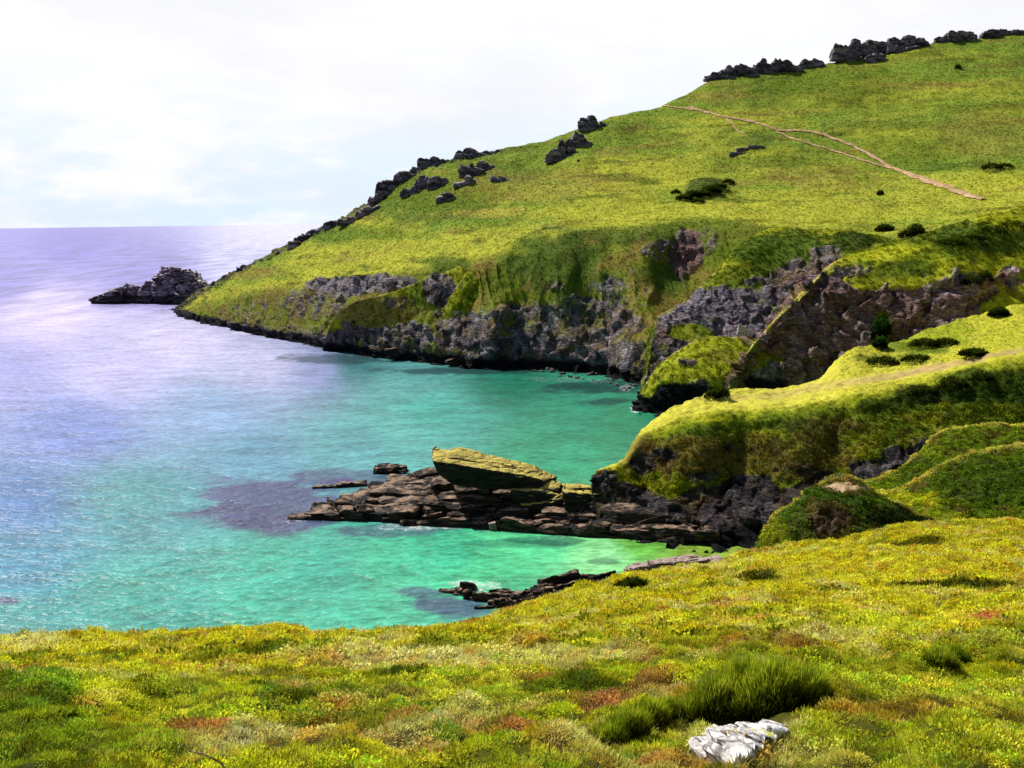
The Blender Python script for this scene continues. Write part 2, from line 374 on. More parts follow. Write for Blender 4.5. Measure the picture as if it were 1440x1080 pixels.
# ---- the ribs below the headland ---------------------------------------------
def rib(name, crest, wat, cr=None, us=None, lip=None, rockblobs=(), greens=(), red=0., wet=3., back=((-9, 7), (-30, 30)), edge=.0, edge_u=9999, rocky=.55, mat=None, res=.5, du=1.6, amp=1.35, scale=6., base_grass=None, gamp=.4, gscale=4., wetn=1., colpost=None):
    us = us or (crest[0][0], crest[-1][0])
    c0 = np.array([x[:2] for x in crest], float)
    rows = [('v', [(u, v + 8, float(WY(u, v)) - 4, 1) for u, v in [x[:2] for x in wat]]), ('v', wr(wat))]
    if lip is None: lip = fr(wat, crest, (.5, .42))
    rows += [('v', [x[:3] + (.8,) for x in fr(wat, lip, (.45, .3))]), ('v', lip), ('v', fr(lip, crest, (.7, .55))), ('v', crest)]
    rows += [('d', [(0, back[0][0], back[0][1], 0)]), ('d', [(0, back[1][0], back[1][1], 0)])]
    lp = np.array([x[:2] for x in lip], float)
    def rfn(G, U, V, N, R, nz):
        d = V - np.interp(U, lp[:, 0], lp[:, 1])
        r = sstep(-14, 14, d + 26 * nz) * rocky
        for (a, b, c, dd, e) in rockblobs:
            w = blob(U, V, a, b, c, dd, nz, .5); r = r * (1 - w) + e * w
        return np.maximum(r, sstep(4.5, 1.8, G[..., 2] + 2. * nz))
    def cfn(G, U, V, N, rock, cv, cv2):
        nz = fbm(G / 6., 4, 71)
        g = base_grass(G, U, V, nz) if base_grass else grass_mix(G, 30, 5, .0) * .8
        for (a, b, c, d, k, s) in greens: g = lerp(g, k + 0 * G, s * blob(U, V, a, b, c, d, nz, .6))
        dc = V - np.interp(U, c0[:, 0], c0[:, 1])
        if edge: g = lerp(g, np.array([.62, .42, .22]) + 0 * G, sstep(edge * .9, 0, dc + 2.5 * nz) * .85 * sstep(edge_u + 20, edge_u - 10, U))
        r = rock_colour(G, cv, cv2, wet, red)
        if colpost: r = colpost(r, G, U, V, nz)
        return lerp(g, r, rock)
    make_sheet(name, rows, step_us(us[0], us[1], du), res, 1.6, cfn, mat or MAT_FAR, rfn, amp, scale, gamp, gscale)

rib('cliff_spur', [(455, 478, 419), (466, 452, 414), (475, 437, 410), (500, 421, 404), (535, 414, 401), (572, 402, 398), (600, 387, 397), (625, 380, 397), (660, 366, 399), (690, 360, 402)],
    [(455, 491), (520, 501), (580, 508), (640, 515), (690, 518)], edge=5, rocky=.9, amp=1.8, gamp=.9, rockblobs=[(620, 410, 30, 26, .9), (540, 440, 45, 12, .3), (520, 475, 80, 14, .8), (560, 425, 30, 10, .5)],
    greens=[(530, 440, 70, 26, OCH * .62 + GR * .25, .9)], back=((-14, 7), (-25, 20)))
rib('cliff_spur', [(578, 470, 391), (590, 452, 389), (605, 447, 387), (620, 439, 386), (632, 418, 386), (645, 398, 388), (655, 382, 391), (668, 372, 394), (700, 362, 398), (730, 352, 402)],
    [(578, 508), (620, 513), (660, 516), (700, 518), (730, 519)], edge=4, rocky=.9, amp=1.8, gamp=.9, rockblobs=[(600, 480, 30, 26, .9), (660, 470, 45, 32, .8), (700, 395, 40, 30, .0)],
    greens=[(690, 400, 50, 30, GR * .8, .7), (600, 458, 26, 10, OCH, .7)], back=((-14, 7), (-25, 20)))
# the rib whose pale edge runs down from the brow, with lilac rock below
rib('cliff_spur', [(904, 548, 306), (908, 510, 312), (915, 470, 318), (922, 444, 322), (960, 426, 326), (985, 403, 328), (1010, 376, 332), (1040, 344, 338), (1070, 323, 345), (1090, 318, 348), (1150, 322, 346), (1200, 324, 342), (1240, 333, 338), (1320, 350, 330)],
    [(904, 556), (950, 560), (1000, 564), (1100, 570), (1320, 570)], lip=[(904, 552, 300), (922, 458, 313), (985, 425, 315), (1040, 400, 320), (1090, 395, 322), (1150, 375, 322), (1200, 362, 322), (1240, 365, 320), (1320, 380, 315)],
    edge=5, edge_u=1000, red=.1, rocky=.62, rockblobs=[(1000, 430, 60, 30, .8), (1040, 460, 60, 30, .9), (940, 480, 26, 45, .7), (975, 470, 30, 14, .25), (1120, 400, 50, 40, .75), (1160, 360, 30, 18, .6)],
    greens=[(1100, 350, 100, 28, DG * 1.6, .85), (1200, 340, 40, 16, DG * .8, .9), (1050, 325, 50, 6, YG, .8)], back=((-12, 8), (-25, 20)),  # darkest green under the brow paints its shading into the colour
    colpost=lambda r, G, U, V, nz: lerp(r, np.array([.22, .19, .26]) + 0 * G, blob(U, V, 1000, 440, 90, 40, nz) * .45))
# the low green spur with a black foot, standing before the rib
rib('cliff_spur', [(889, 573, 284), (896, 560, 283), (905, 542, 282), (925, 513, 281), (945, 497, 280), (975, 478, 279), (1000, 471, 279), (1040, 473, 279), (1060, 475, 279), (1100, 480, 279)],
    [(889, 575), (912, 582), (935, 584), (970, 585), (1100, 588)], lip=[(889, 574.4, 282), (905, 556, 276), (925, 538, 271), (945, 532, 268), (975, 541, 265), (1000, 538, 264), (1040, 520, 266), (1100, 515, 266)],
    edge=4, rocky=.95, wet=9., rockblobs=[(968, 510, 16, 7, .75)], greens=[(990, 500, 90, 30, YG * .75 + GR * .2, .7), (1010, 500, 30, 10, OCH, .3)], back=((-8, 6), (-25, 20)), du=2, res=.4, amp=1.6, scale=4.5)

# ---- B: the brown cliff -------------------------------------------------------
crB = [(1024, 548, 262), (1034, 522, 263), (1048, 498, 266), (1063, 479, 270), (1080, 459, 274), (1110, 427, 279), (1140, 399, 283), (1160, 377, 286), (1175, 366, 288), (1200, 357, 291), (1240, 349, 294), (1280, 335, 297), (1330, 318, 300), (1380, 304, 302), (1440, 290, 305), (1750, 270, 310)]
lpB = [(1024, 550, 260), (1034, 525, 261), (1048, 501, 264), (1063, 482, 268), (1080, 462, 272), (1110, 430, 277), (1140, 402, 281), (1158, 384, 284), (1172, 386, 282), (1188, 398, 279), (1215, 406, 277), (1250, 404, 277), (1290, 402, 277), (1315, 395, 278), (1340, 385, 279), (1380, 388, 279), (1400, 396, 279), (1440, 400, 278), (1750, 400, 276)]
def grB(G, U, V, nz):
    g = grass_mix(G, 25, 5, .2)
    g = lerp(g, DG * 1.2 + 0 * G, blob(U, V, 1380, 335, 110, 22, nz, .8) * .85)
    g = lerp(g, DG * 1.5 + 0 * G, blob(U, V, 1260, 380, 60, 14, nz, .8) * .6)
    g = lerp(g, YG * 1.2 + 0 * G, blob(U, V, 1230, 355, 80, 14, nz, .5) * .8)
    return g
rib('cliff', crB, [(1024, 575), (1100, 585), (1300, 590), (1750, 600)], lip=lpB, edge=4, edge_u=1180, red=.34, rocky=1.5, base_grass=grB, us=(1024, 1750),
    rockblobs=[(1420, 460, 45, 60, .1), (1200, 380, 40, 10, .4), (1195, 385, 20, 16, .5), (1420, 385, 16, 14, .7), (1240, 462, 14, 26, .15)],
    greens=[(1240, 465, 16, 30, DG * 1.3, .9), (1050, 520, 22, 30, OCH * .7, .8)], back=((-3, 10), (-20, 30)), du=2., res=.42, amp=3.0, scale=7., wet=-5,
    colpost=lambda r, G, U, V, nz: lerp(lerp(r * 1.5, np.array([.13, .09, .025]) + 0 * G, blob(U, V, 1050, 525, 36, 36, nz) * .8), RRED * .8 + 0 * G, blob(U, V, 1200, 460, 190, 80, nz) * .55))

# ---- C: the middle green spur --------------------------------------------------
crC = [(832, 668, 173), (838, 659, 175), (850, 657, 177), (865, 655, 178), (880, 641, 180), (890, 622, 181), (905, 602, 183), (930, 582, 186), (960, 566, 189), (1000, 553, 193), (1020, 547, 195), (1050, 545, 197), (1100, 546, 200), (1150, 535, 204), (1165, 520, 206), (1180, 502, 209), (1205, 485, 213),
       (1240, 488, 216), (1270, 478, 218), (1300, 463, 221), (1340, 452, 224), (1400, 437, 228), (1440, 425, 230), (1750, 395, 235)]
flC = [(832, 674, 171), (850, 662, 173), (880, 650, 175), (905, 613, 178), (930, 598, 179), (960, 587, 180), (1010, 578, 181), (1060, 576, 182), (1110, 573, 182), (1160, 564, 183), (1200, 556, 183), (1260, 548, 184), (1300, 536, 185), (1350, 521, 186), (1400, 509, 187), (1440, 503, 188), (1750, 480, 190)]
lpC = [(832, 686, 170.5), (870, 684, 170.5), (910, 690, 170), (950, 697, 169), (1000, 690, 169.5), (1060, 682, 170), (1140, 676, 170), (1230, 655, 169), (1300, 625, 171), (1440, 610, 172), (1750, 600, 172)]
waC = [(832, 742), (900, 756), (950, 765), (1000, 770), (1060, 771), (1750, 775)]
rowsC = [('v', [(u, v + 8, float(WY(u, v)) - 3, 1) for u, v in waC]), ('v', wr(waC)), ('v', [x + (1,) for x in fr(waC, lpC, (.5, .35))]), ('v', lpC), ('v', fr(lpC, flC, (.5, .42))), ('v', fr(lpC, flC, (.85, .76))), ('v', flC),
         ('v', fr(flC, crC, (.5, .55))), ('v', crC), ('d', [(0, -3, 4, 0), (1100, -3, 5, 0), (1750, -1, 8, 0)]), ('d', [(0, -25, 15, .6), (1750, -25, 30, .6)])]
flc = np.array([x[:2] for x in flC], float); lpc = np.array([x[:2] for x in lpC], float)
def rockC(G, U, V, N, R, nz):
    d = V - np.interp(U, lpc[:, 0], lpc[:, 1])
    r = sstep(-14, 10, d + 34 * nz) * 1.15
    r = np.maximum(r, sstep(885, 850, U + 25 * nz) * 1.0 * sstep(655, 668, V))
    for (a, b, c, dd, e) in [(1265, 640, 26, 14, .85), (935, 640, 26, 14, .55), (1040, 632, 34, 10, .55), (905, 655, 24, 22, .6), (985, 668, 30, 12, .55), (1120, 660, 40, 14, .5), (1235, 662, 40, 14, .8)]: r = np.maximum(r, e * blob(U, V, a, b, c, dd, nz, .5))
    r = np.maximum(r, sstep(3.0, 1.4, G[..., 2] + 1.5 * nz))
    return r
PATHC = np.array([(1440, 492), (1400, 500), (1350, 512), (1300, 520), (1240, 533), (1180, 541), (1100, 556), (1030, 560)], float)[::-1]
def colC(G, U, V, N, rock, cv, cv2):
    nz = fbm(G / 4., 4, 81)
    g = lerp(GR * 1.15 + 0 * G, YG * .8 + 0 * G, sstep(-.3, .3, fbm(G / 6., 4, 83)))
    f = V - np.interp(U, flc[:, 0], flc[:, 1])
    g = g * (.55 + .45 * sstep(60, 8, f))[..., None]  # face darkened below the lip, its backlit shade painted in
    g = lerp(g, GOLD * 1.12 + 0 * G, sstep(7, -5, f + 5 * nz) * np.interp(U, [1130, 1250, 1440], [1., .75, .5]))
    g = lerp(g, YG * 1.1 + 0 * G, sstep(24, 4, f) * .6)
    g = lerp(g, BR + 0 * G, sstep(.05, .4, fbm(G / 3., 4, 85)) * sstep(10, 50, f) * .6)
    g = lerp(g, GR + YG * .3, blob(U, V, 1290, 470, 90, 32, nz, .6) * .7)
    for (a, b, c, d, k, s) in [(1180, 590, 130, 22, DG * 1.1, .5), (1320, 556, 80, 16, DG * .3, .9), (1250, 575, 60, 14, DG * .5, .7), (1400, 545, 90, 30, DG * .8, .85), (1400, 585, 90, 16, GR * .6, .6), (900, 640, 34, 34, BR * .7, .6), (950, 640, 60, 30, BR, .6), (1090, 645, 120, 34, BR + GR * .2, .6), (1160, 600, 60, 14, BR, .5), (1000, 605, 60, 8, DG, .5), (1100, 600, 50, 7, DG, .5), (960, 690, 60, 14, YG * .7, .6), (1290, 490, 50, 12, DG * 1.5, .6), (1250, 505, 60, 8, DG * 1.3, .5)]:  # darkest DG blobs paint shade into the hollows under the lip
        g = lerp(g, k + 0 * G, s * blob(U, V, a, b, c, d, nz, .7))
    pv = np.interp(U, PATHC[:, 0], PATHC[:, 1])
    wd = np.interp(U, [1000, 1100, 1250, 1440], [5, 8, 7, 4])
    g = lerp(g, np.array([.50, .34, .15]) + 0 * G, sstep(1.1, .3, np.abs(V - pv) / wd + .7 * nz) * np.interp(U, [1000, 1150, 1300], [.25, .5, .85]))
    r = rock_colour(G, cv, cv2, 1.8, 0.05) * .36
    r = lerp(r, BR + 0 * G, sstep(.1, .4, fbm(G / 5., 3, 87)) * .4)
    r = lerp(r, RBLK + 0 * G, sstep(722, 745, V + 8 * nz - np.interp(U, [840, 1060], [0, 8])) * .8)
    return lerp(g, r, rock)
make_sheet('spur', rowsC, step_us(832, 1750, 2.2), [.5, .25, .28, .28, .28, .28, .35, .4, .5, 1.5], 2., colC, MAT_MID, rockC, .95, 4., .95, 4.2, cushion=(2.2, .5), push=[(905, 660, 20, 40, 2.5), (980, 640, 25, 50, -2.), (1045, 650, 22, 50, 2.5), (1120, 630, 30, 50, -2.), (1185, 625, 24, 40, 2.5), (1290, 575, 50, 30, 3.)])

# ---- D: the mounds at the right ----------------------------------------------------
def mound(name, crest, front, base, back, green, rockblobs=(), greens=(), edge=3., gamp=.7):
    rows = [('v', base), ('v', front), ('v', fr(front, crest, (.6, .5))), ('v', crest), ('d', [(0, back[0], back[1], 0)]), ('d', [(0, -12, 22, 0)])]
    c0 = np.array([x[:2] for x in crest], float)
    def rfn(G, U, V, N, R, nz):
        r = R * 0
        for (a, b, c, dd, e) in rockblobs: r = np.maximum(r, e * blob(U, V, a, b, c, dd, nz, .5))
        return r
    def cfn(G, U, V, N, rock, cv, cv2):
        nz = fbm(G / 2.5, 4, 91)
        g = lerp(green + 0 * G, GR * .9 + 0 * G, sstep(-.1, .35, fbm(G / 4, 4, 92)))
        g = lerp(g, BR + 0 * G, sstep(.0, .35, fbm(G / 2.4, 4, 93)) * .75)
        for (a, b, c, d, k, s) in greens: g = lerp(g, k + 0 * G, s * blob(U, V, a, b, c, d, nz, .5))
        dc = V - np.interp(U, c0[:, 0], c0[:, 1])
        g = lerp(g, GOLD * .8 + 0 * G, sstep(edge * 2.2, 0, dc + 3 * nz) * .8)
        return lerp(g, lerp(rock_colour(G, cv, cv2, -9, .4) * .4, BR * .9 + 0 * G, np.full(rock.shape, .6)), rock)
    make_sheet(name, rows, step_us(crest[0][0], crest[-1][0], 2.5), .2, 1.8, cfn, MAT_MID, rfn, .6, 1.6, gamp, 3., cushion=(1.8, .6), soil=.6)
mound('mound', [(1190, 688, 150), (1225, 674, 152), (1260, 662, 153), (1290, 640, 154), (1310, 616, 155), (1330, 602, 156), (1380, 597, 157), (1440, 598, 158), (1750, 590, 160)],
      [(1190, 705, 143), (1300, 705, 140), (1440, 700, 138), (1750, 700, 138)], [(1190, 800, 128), (1750, 800, 126)], (-3, 7), GR * 1.2, greens=[(1290, 660, 40, 20, DG * 1.3, .6), (1400, 640, 60, 20, GR, .5)])
mound('mound', [(1130, 720, 132), (1180, 702, 134), (1225, 692, 136), (1262, 689, 137), (1300, 669, 138), (1320, 656, 138), (1342, 646, 139), (1370, 636, 140), (1410, 628, 141), (1440, 623, 142), (1750, 610, 144)],
      [(1130, 770, 122), (1250, 765, 121), (1330, 755, 120), (1440, 750, 119), (1750, 750, 118)], [(1130, 860, 108), (1750, 840, 104)], (-2.2, 5), GR * .9, greens=[(1400, 680, 90, 40, DG * 1.5, .7), (1240, 705, 90, 14, YG * 1.2, .8), (1300, 730, 60, 14, YG, .6)], edge=4)
mound('mound', [(1062, 771, 119), (1070, 748, 120), (1090, 728, 121), (1112, 710, 122), (1150, 682, 124), (1172, 669, 126), (1186, 667, 126), (1206, 673, 126), (1226, 691, 125), (1262, 709, 123), (1318, 736, 120), (1350, 750, 118), (1400, 770, 116)],
      [(1062, 776, 117), (1090, 752, 117), (1112, 738, 117), (1150, 722, 117.5), (1186, 716, 118), (1226, 724, 118), (1262, 735, 118), (1318, 752, 117), (1400, 775, 114.5)], [(1062, 840, 110), (1200, 850, 108), (1400, 850, 107)], (-4, 5), DG * 1.6,
      rockblobs=[(1165, 735, 34, 22, .62)], greens=[(1165, 735, 50, 26, BR * .8, .7), (1265, 730, 60, 18, DG * .25, .95), (1110, 735, 40, 22, DG * 2.4, .5), (1085, 750, 20, 26, YG * .7, .7), (1185, 688, 32, 6, np.array([.6, .42, .25]), .95), (1185, 676, 20, 6, OCH, .7)], edge=2.5)  # near-black DG blob paints the shade of the right face

# ---- E: the near slope -------------------------------------------------------------
brE = [(-700, 905, 40), (-200, 900, 41), (0, 899, 42), (90, 894, 43), (200, 896, 43), (330, 891, 43), (365, 884, 43.5), (400, 889, 43), (430, 898, 42.5), (560, 896, 43.5), (640, 886, 46), (700, 869, 50), (780, 846, 55), (860, 818, 62), (930, 806, 68), (1000, 797, 73), (1040, 786, 76), (1064, 777, 78),
       (1100, 779, 79), (1150, 768, 80), (1200, 758, 80), (1240, 747, 80), (1300, 740, 80), (1440, 736, 80), (2100, 733, 80)]
e4 = [(-700, 935, 27), (0, 930, 27.5), (430, 925, 27), (720, 915, 28), (900, 880, 33), (1100, 855, 37), (1300, 842, 40), (1440, 838, 41), (2100, 835, 41)]
e3 = [(-700, 985, 15.5), (720, 982, 15.6), (1440, 970, 16.5), (2100, 965, 16.8)]
e2 = [(-700, 1085, 9.3), (720, 1085, 9.3), (2100, 1085, 9.3)]
rowsE = [('b',), ('v', [(-700, 2300, 1.5), (2100, 2300, 1.5)]), ('v', [(-700, 1400, 4.6), (2100, 1400, 4.6)]), ('v', e2), ('v', e3), ('v', e4), ('v', [(a, b, c) for a, b, c in fr(e4, brE, (.62, .55))]), ('v', brE),
         ('d', [(-700, -2.2, 3.2, 0), (2100, -2.2, 3.2, 0)]), ('d', [(-700, -11, 13, 0), (2100, -9, 13, 0)]), ('d', [(-700, -24, 24, .7), (700, -20, 24, .7), (1100, -16, 20, .4), (2100, -16, 20, .3)])]
RUST = np.array([.36, .15, .045]); PUR = np.array([.20, .035, .05]); STRAW = np.array([.56, .44, .14]); HEA = np.array([.33, .30, .022]); OLV = np.array([.20, .215, .013])
GRE = np.array([.20, .225, .014])
def colE(G, U, V, N, rock, cv, cv2):
    nz = fbm(G / 1.6, 4, 101); nb = fbm(G / 5., 3, 103); ns = fbm(G / .7, 4, 105)
    far = sstep(22, 46, G[..., 1])
    g = lerp(OLV + 0 * G, YG * .85 + 0 * G, sstep(-.3, .35, nb + .4 * nz))
    g = lerp(g, np.array([.46, .37, .014]) + 0 * G, sstep(14, 36, G[..., 1]) * sstep(-.6, .15, nb + .2 * nz) * .85)
    g = lerp(g, DG * .9 + 0 * G, sstep(.08, .36, nz + .4 * ns) * (.85 - .4 * far))
    g = lerp(g, STRAW * .9 + 0 * G, sstep(.05, .42, fbm(G / 2.4, 3, 107) + .4 * ns) * (.7))
    g = lerp(g, RUST + 0 * G, sstep(.16, .45, fbm(G / 3., 3, 109) + .25 * ns) * .55)
    for (a, b, c, d, k, s) in [(850, 1006, 60, 16, PUR, .6), (905, 985, 45, 12, PUR, .55), (455, 1040, 60, 20, PUR * 1.2, .5), (950, 1000, 40, 12, PUR, .4), (1380, 880, 34, 6, np.array([.45, .11, .06]), .8), (285, 1030, 34, 14, RUST, .85), (740, 1040, 60, 26, RUST, .8), (600, 1060, 50, 26, RUST * .7, .7), (790, 1060, 60, 20, STRAW, .5),
                               (60, 1000, 60, 26, DG * 1.7, .8), (1350, 835, 110, 5, DG * .3, .9), (1265, 690, 5, 5, DG, .1), (1060, 820, 30, 6, DG * .3, .9), (1290, 770, 50, 4, DG * .4, .8), (1180, 845, 40, 4, DG * .3, .7), (975, 920, 26, 8, DG * .3, .9), (700, 950, 60, 5, DG * .5, .7), (560, 965, 60, 5, DG * .5, .7), (150, 930, 60, 4, DG * .5, .7), (420, 990, 30, 8, DG * .3, .8), (240, 985, 60, 6, DG * .4, .7), (40, 1050, 130, 40, DG * 1.4, .6), (560, 1000, 70, 22, GRE * 1.3, .7), (660, 985, 90, 16, GRE * 1.4, .7), (300, 1000, 90, 24, GRE * 1.5, .6), (40, 912, 50, 14, STRAW, .85), (1200, 890, 130, 12, GRE * 1.7, .75), (640, 940, 240, 14, STRAW, .6),  # the near-black DG streaks are painted shade in the heather hollows
                               (1300, 1000, 240, 60, OLV * 1.2, .6), (1250, 1040, 120, 10, RUST * .8, .5), (1010, 800, 70, 10, STRAW * 1.1, .8), (1200, 800, 260, 16, np.array([.42, .33, .015]), .5), (480, 1010, 120, 10, DG, .5), (1150, 915, 90, 8, STRAW, .5), (1300, 925, 28, 14, GRE * 1.2, .6)]:
        g = lerp(g, k + 0 * G, s * blob(U, V, a, b, c, d, nz, .7))
    return g
make_sheet('hillside', rowsE, np.concatenate([np.arange(-3200, -320, 24.), step_us(-320, 1760, 4.), np.arange(1784, 4600, 24.)]), [1., .5, .12, .06, .10, .16, .2, .25, .5, 1., 1.5], 3., colE, MAT_NEAR, None, .6, 2., .3, 1.5, .5, 6., colsig=3., cushion=(1.25, .42), soil=.33,
           bumps=[(1060, 985, 90, 30, .2), (60, 1000, 80, 25, .3), (1150, 782, 50, 8, .5), (1360, 828, 110, 5, .45), (1270, 822, 40, 4, .35), (1060, 812, 30, 5, .4), (1290, 762, 60, 5, .5), (1170, 838, 40, 4, .35), (970, 905, 26, 5, .25), (600, 925, 70, 5, .12), (480, 985, 60, 5, .15), (250, 985, 80, 6, .15)])

# ------------------------------------------------------------------ vegetation clumps (instanced)
def veg_material(name, trans=.35):
    m, nt, out = new_mat(name); b = NB(nt)
    a = b.n('ShaderNodeAttribute', attribute_name='tint', attribute_type='INSTANCER')
    s = b.n('ShaderNodeAttribute', attribute_name='shade')
    c = b.n('ShaderNodeVectorMath', operation='SCALE'); b.l(a.outputs['Color'], c.inputs[0]); b.l(s.outputs['Fac'], c.inputs['Scale'])
    d = b.n('ShaderNodeBsdfDiffuse'); t = b.n('ShaderNodeBsdfTranslucent'); mx = b.n('ShaderNodeMixShader'); mx.inputs[0].default_value = trans
    b.l(c.outputs[0], d.inputs[0]); b.l(c.outputs[0], t.inputs[0]); b.l(d.outputs[0], mx.inputs[1]); b.l(t.outputs[0], mx.inputs[2]); b.l(mx.outputs[0], out.inputs[0])
    return m
MAT_VEG = veg_material('leaves')
def blades_mesh(name, base, dirs, length, width, shade0, shade1, bend=0., mat=None, rng=None, segs=1, leafy=False):
    """each blade: a tapering strip from base along dirs"""
    n = len(base); rng = rng or RNG
    up = np.array([0, 0, 1.]); side = np.cross(dirs, up + rng.normal(size=(n, 3)) * .6); side /= np.linalg.norm(side, axis=1)[:, None] + 1e-9
    vs, fs, sh = [], [], []
    L = np.asarray(length).reshape(-1, 1) * np.ones((n, 1)); W = np.asarray(width).reshape(-1, 1) * np.ones((n, 1))
    drp = np.array([0, 0, -1.]) * bend
    if leafy:      # diamond leaf
        a = base; b_ = base + dirs * L * .45 + side * W * .5; c = base + dirs * L + drp * L; d = base + dirs * L * .45 - side * W * .5
        V = np.stack([a, b_, c, d], 1).reshape(-1, 3); Fc = np.arange(4 * n).reshape(-1, 4)
        s0 = np.asarray(shade0) * np.ones(n); s1 = np.asarray(shade1) * np.ones(n)
        sh = np.stack([s0, (s0 + s1) / 2, s1, (s0 + s1) / 2], 1).reshape(-1)
    elif segs == 1:
        a = base - side * W * .5; b_ = base + side * W * .5; c = base + dirs * L + drp * L
        V = np.stack([a, b_, c], 1).reshape(-1, 3); Fc = np.arange(3 * n).reshape(-1, 3)
        s0 = np.asarray(shade0) * np.ones(n); s1 = np.asarray(shade1) * np.ones(n); sh = np.stack([s0, s0, s1], 1).reshape(-1)
    else:
        a = base - side * W * .5; b_ = base + side * W * .5
        m = base + dirs * L * .55 + drp * L * .2
        c = m + side * W * .35; d = m - side * W * .35; e = base + dirs * L + drp * L
        V = np.stack([a, b_, c, d, e], 1).reshape(-1, 3); k = np.arange(n)[:, None] * 5
        s0 = np.asarray(shade0) * np.ones(n); s1 = np.asarray(shade1) * np.ones(n); sh = np.stack([s0, s0, (s0 + s1) / 2, (s0 + s1) / 2, s1], 1).reshape(-1)
        Fc = [list(x) for x in (k + np.array([[0, 1, 2, 3]]))] + [list(x) for x in (k + np.array([[3, 2, 4]]))]
    me = bpy.data.meshes.new(name)
    me.from_pydata(V.tolist(), [], Fc if isinstance(Fc, list) else Fc.tolist())
    at = me.attributes.new('shade', 'FLOAT', 'POINT'); at.data.foreach_set('value', np.asarray(sh, np.float32))
    me.materials.append(mat or MAT_VEG)
    return me
def dome(n, rx, rz, rng, inner=.5):
    d = rng.normal(size=(n, 3)); d[:, 2] = np.abs(d[:, 2]); d /= np.linalg.norm(d, axis=1)[:, None]
    r = inner + (1 - inner) * rng.random(n) ** .5
    return d * r[:, None] * np.array([rx, rx, rz]), d, r
LIB = {}
def lib(name, meshes):
    c = bpy.data.collections.new(name)
    for i, me in enumerate(meshes):
        o = bpy.data.objects.new('%s_%02d' % (name, i), me); c.objects.link(o)
    LIB[name] = c
def heather(seed, n=190, R=.2, h=.17, l=.045):
    g = np.random.default_rng(seed); p, d, r = dome(n, R, h, g, .62)
    dd = d * .9 + np.array([0, 0, .55]) + g.normal(size=d.shape) * .45; dd /= np.linalg.norm(dd, axis=1)[:, None]
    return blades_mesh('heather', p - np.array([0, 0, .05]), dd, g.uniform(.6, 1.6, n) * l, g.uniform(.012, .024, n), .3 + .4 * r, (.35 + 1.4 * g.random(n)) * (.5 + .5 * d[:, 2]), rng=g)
def leafy(seed, n=60, R=.24, h=.16, l=.07, w=.045):
    g = np.random.default_rng(seed); p, d, r = dome(n, R, h, g, .5)
    dd = d + g.normal(size=d.shape) * .6; dd /= np.linalg.norm(dd, axis=1)[:, None]
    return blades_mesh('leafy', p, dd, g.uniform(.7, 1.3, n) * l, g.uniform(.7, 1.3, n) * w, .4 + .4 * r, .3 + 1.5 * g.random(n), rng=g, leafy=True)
def tuft(seed, n=34, h=.32, w=.009, spread=.5, R=.06):
    g = np.random.default_rng(seed); a = g.random(n) * 6.283; p = np.stack([np.cos(a), np.sin(a), 0 * a], 1) * (g.random(n) ** .5 * R)[:, None]
    dd = np.stack([np.cos(a), np.sin(a), 0 * a], 1) * spread * g.random(n)[:, None] + np.array([0, 0, 1.]) + g.normal(size=(n, 3)) * .12; dd /= np.linalg.norm(dd, axis=1)[:, None]
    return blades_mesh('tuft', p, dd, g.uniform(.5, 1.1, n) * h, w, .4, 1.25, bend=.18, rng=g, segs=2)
lib('near', [heather(1), heather(2), heather(3, 230, .25, .13, .035), leafy(4, 80, .22, .15, .05, .034), leafy(5, 110, .2, .15, .035, .024), tuft(6, 30, .22, .008, .7), tuft(7, 26, .28, .008, .9), leafy(8, 90, .22, .13, .055, .018),
             leafy(21, 46, .22, .16, .10, .06), leafy(22, 54, .2, .17, .08, .05), heather(23, 80, .22, .17, .10), heather(24, 90, .2, .2, .085)])
lib('far', [leafy(11, 26, .5, .35, .42, .26), leafy(12, 22, .55, .3, .5, .22), leafy(13, 30, .45, .4, .36, .24), tuft(14, 18, .7, .10, .6, .3)])

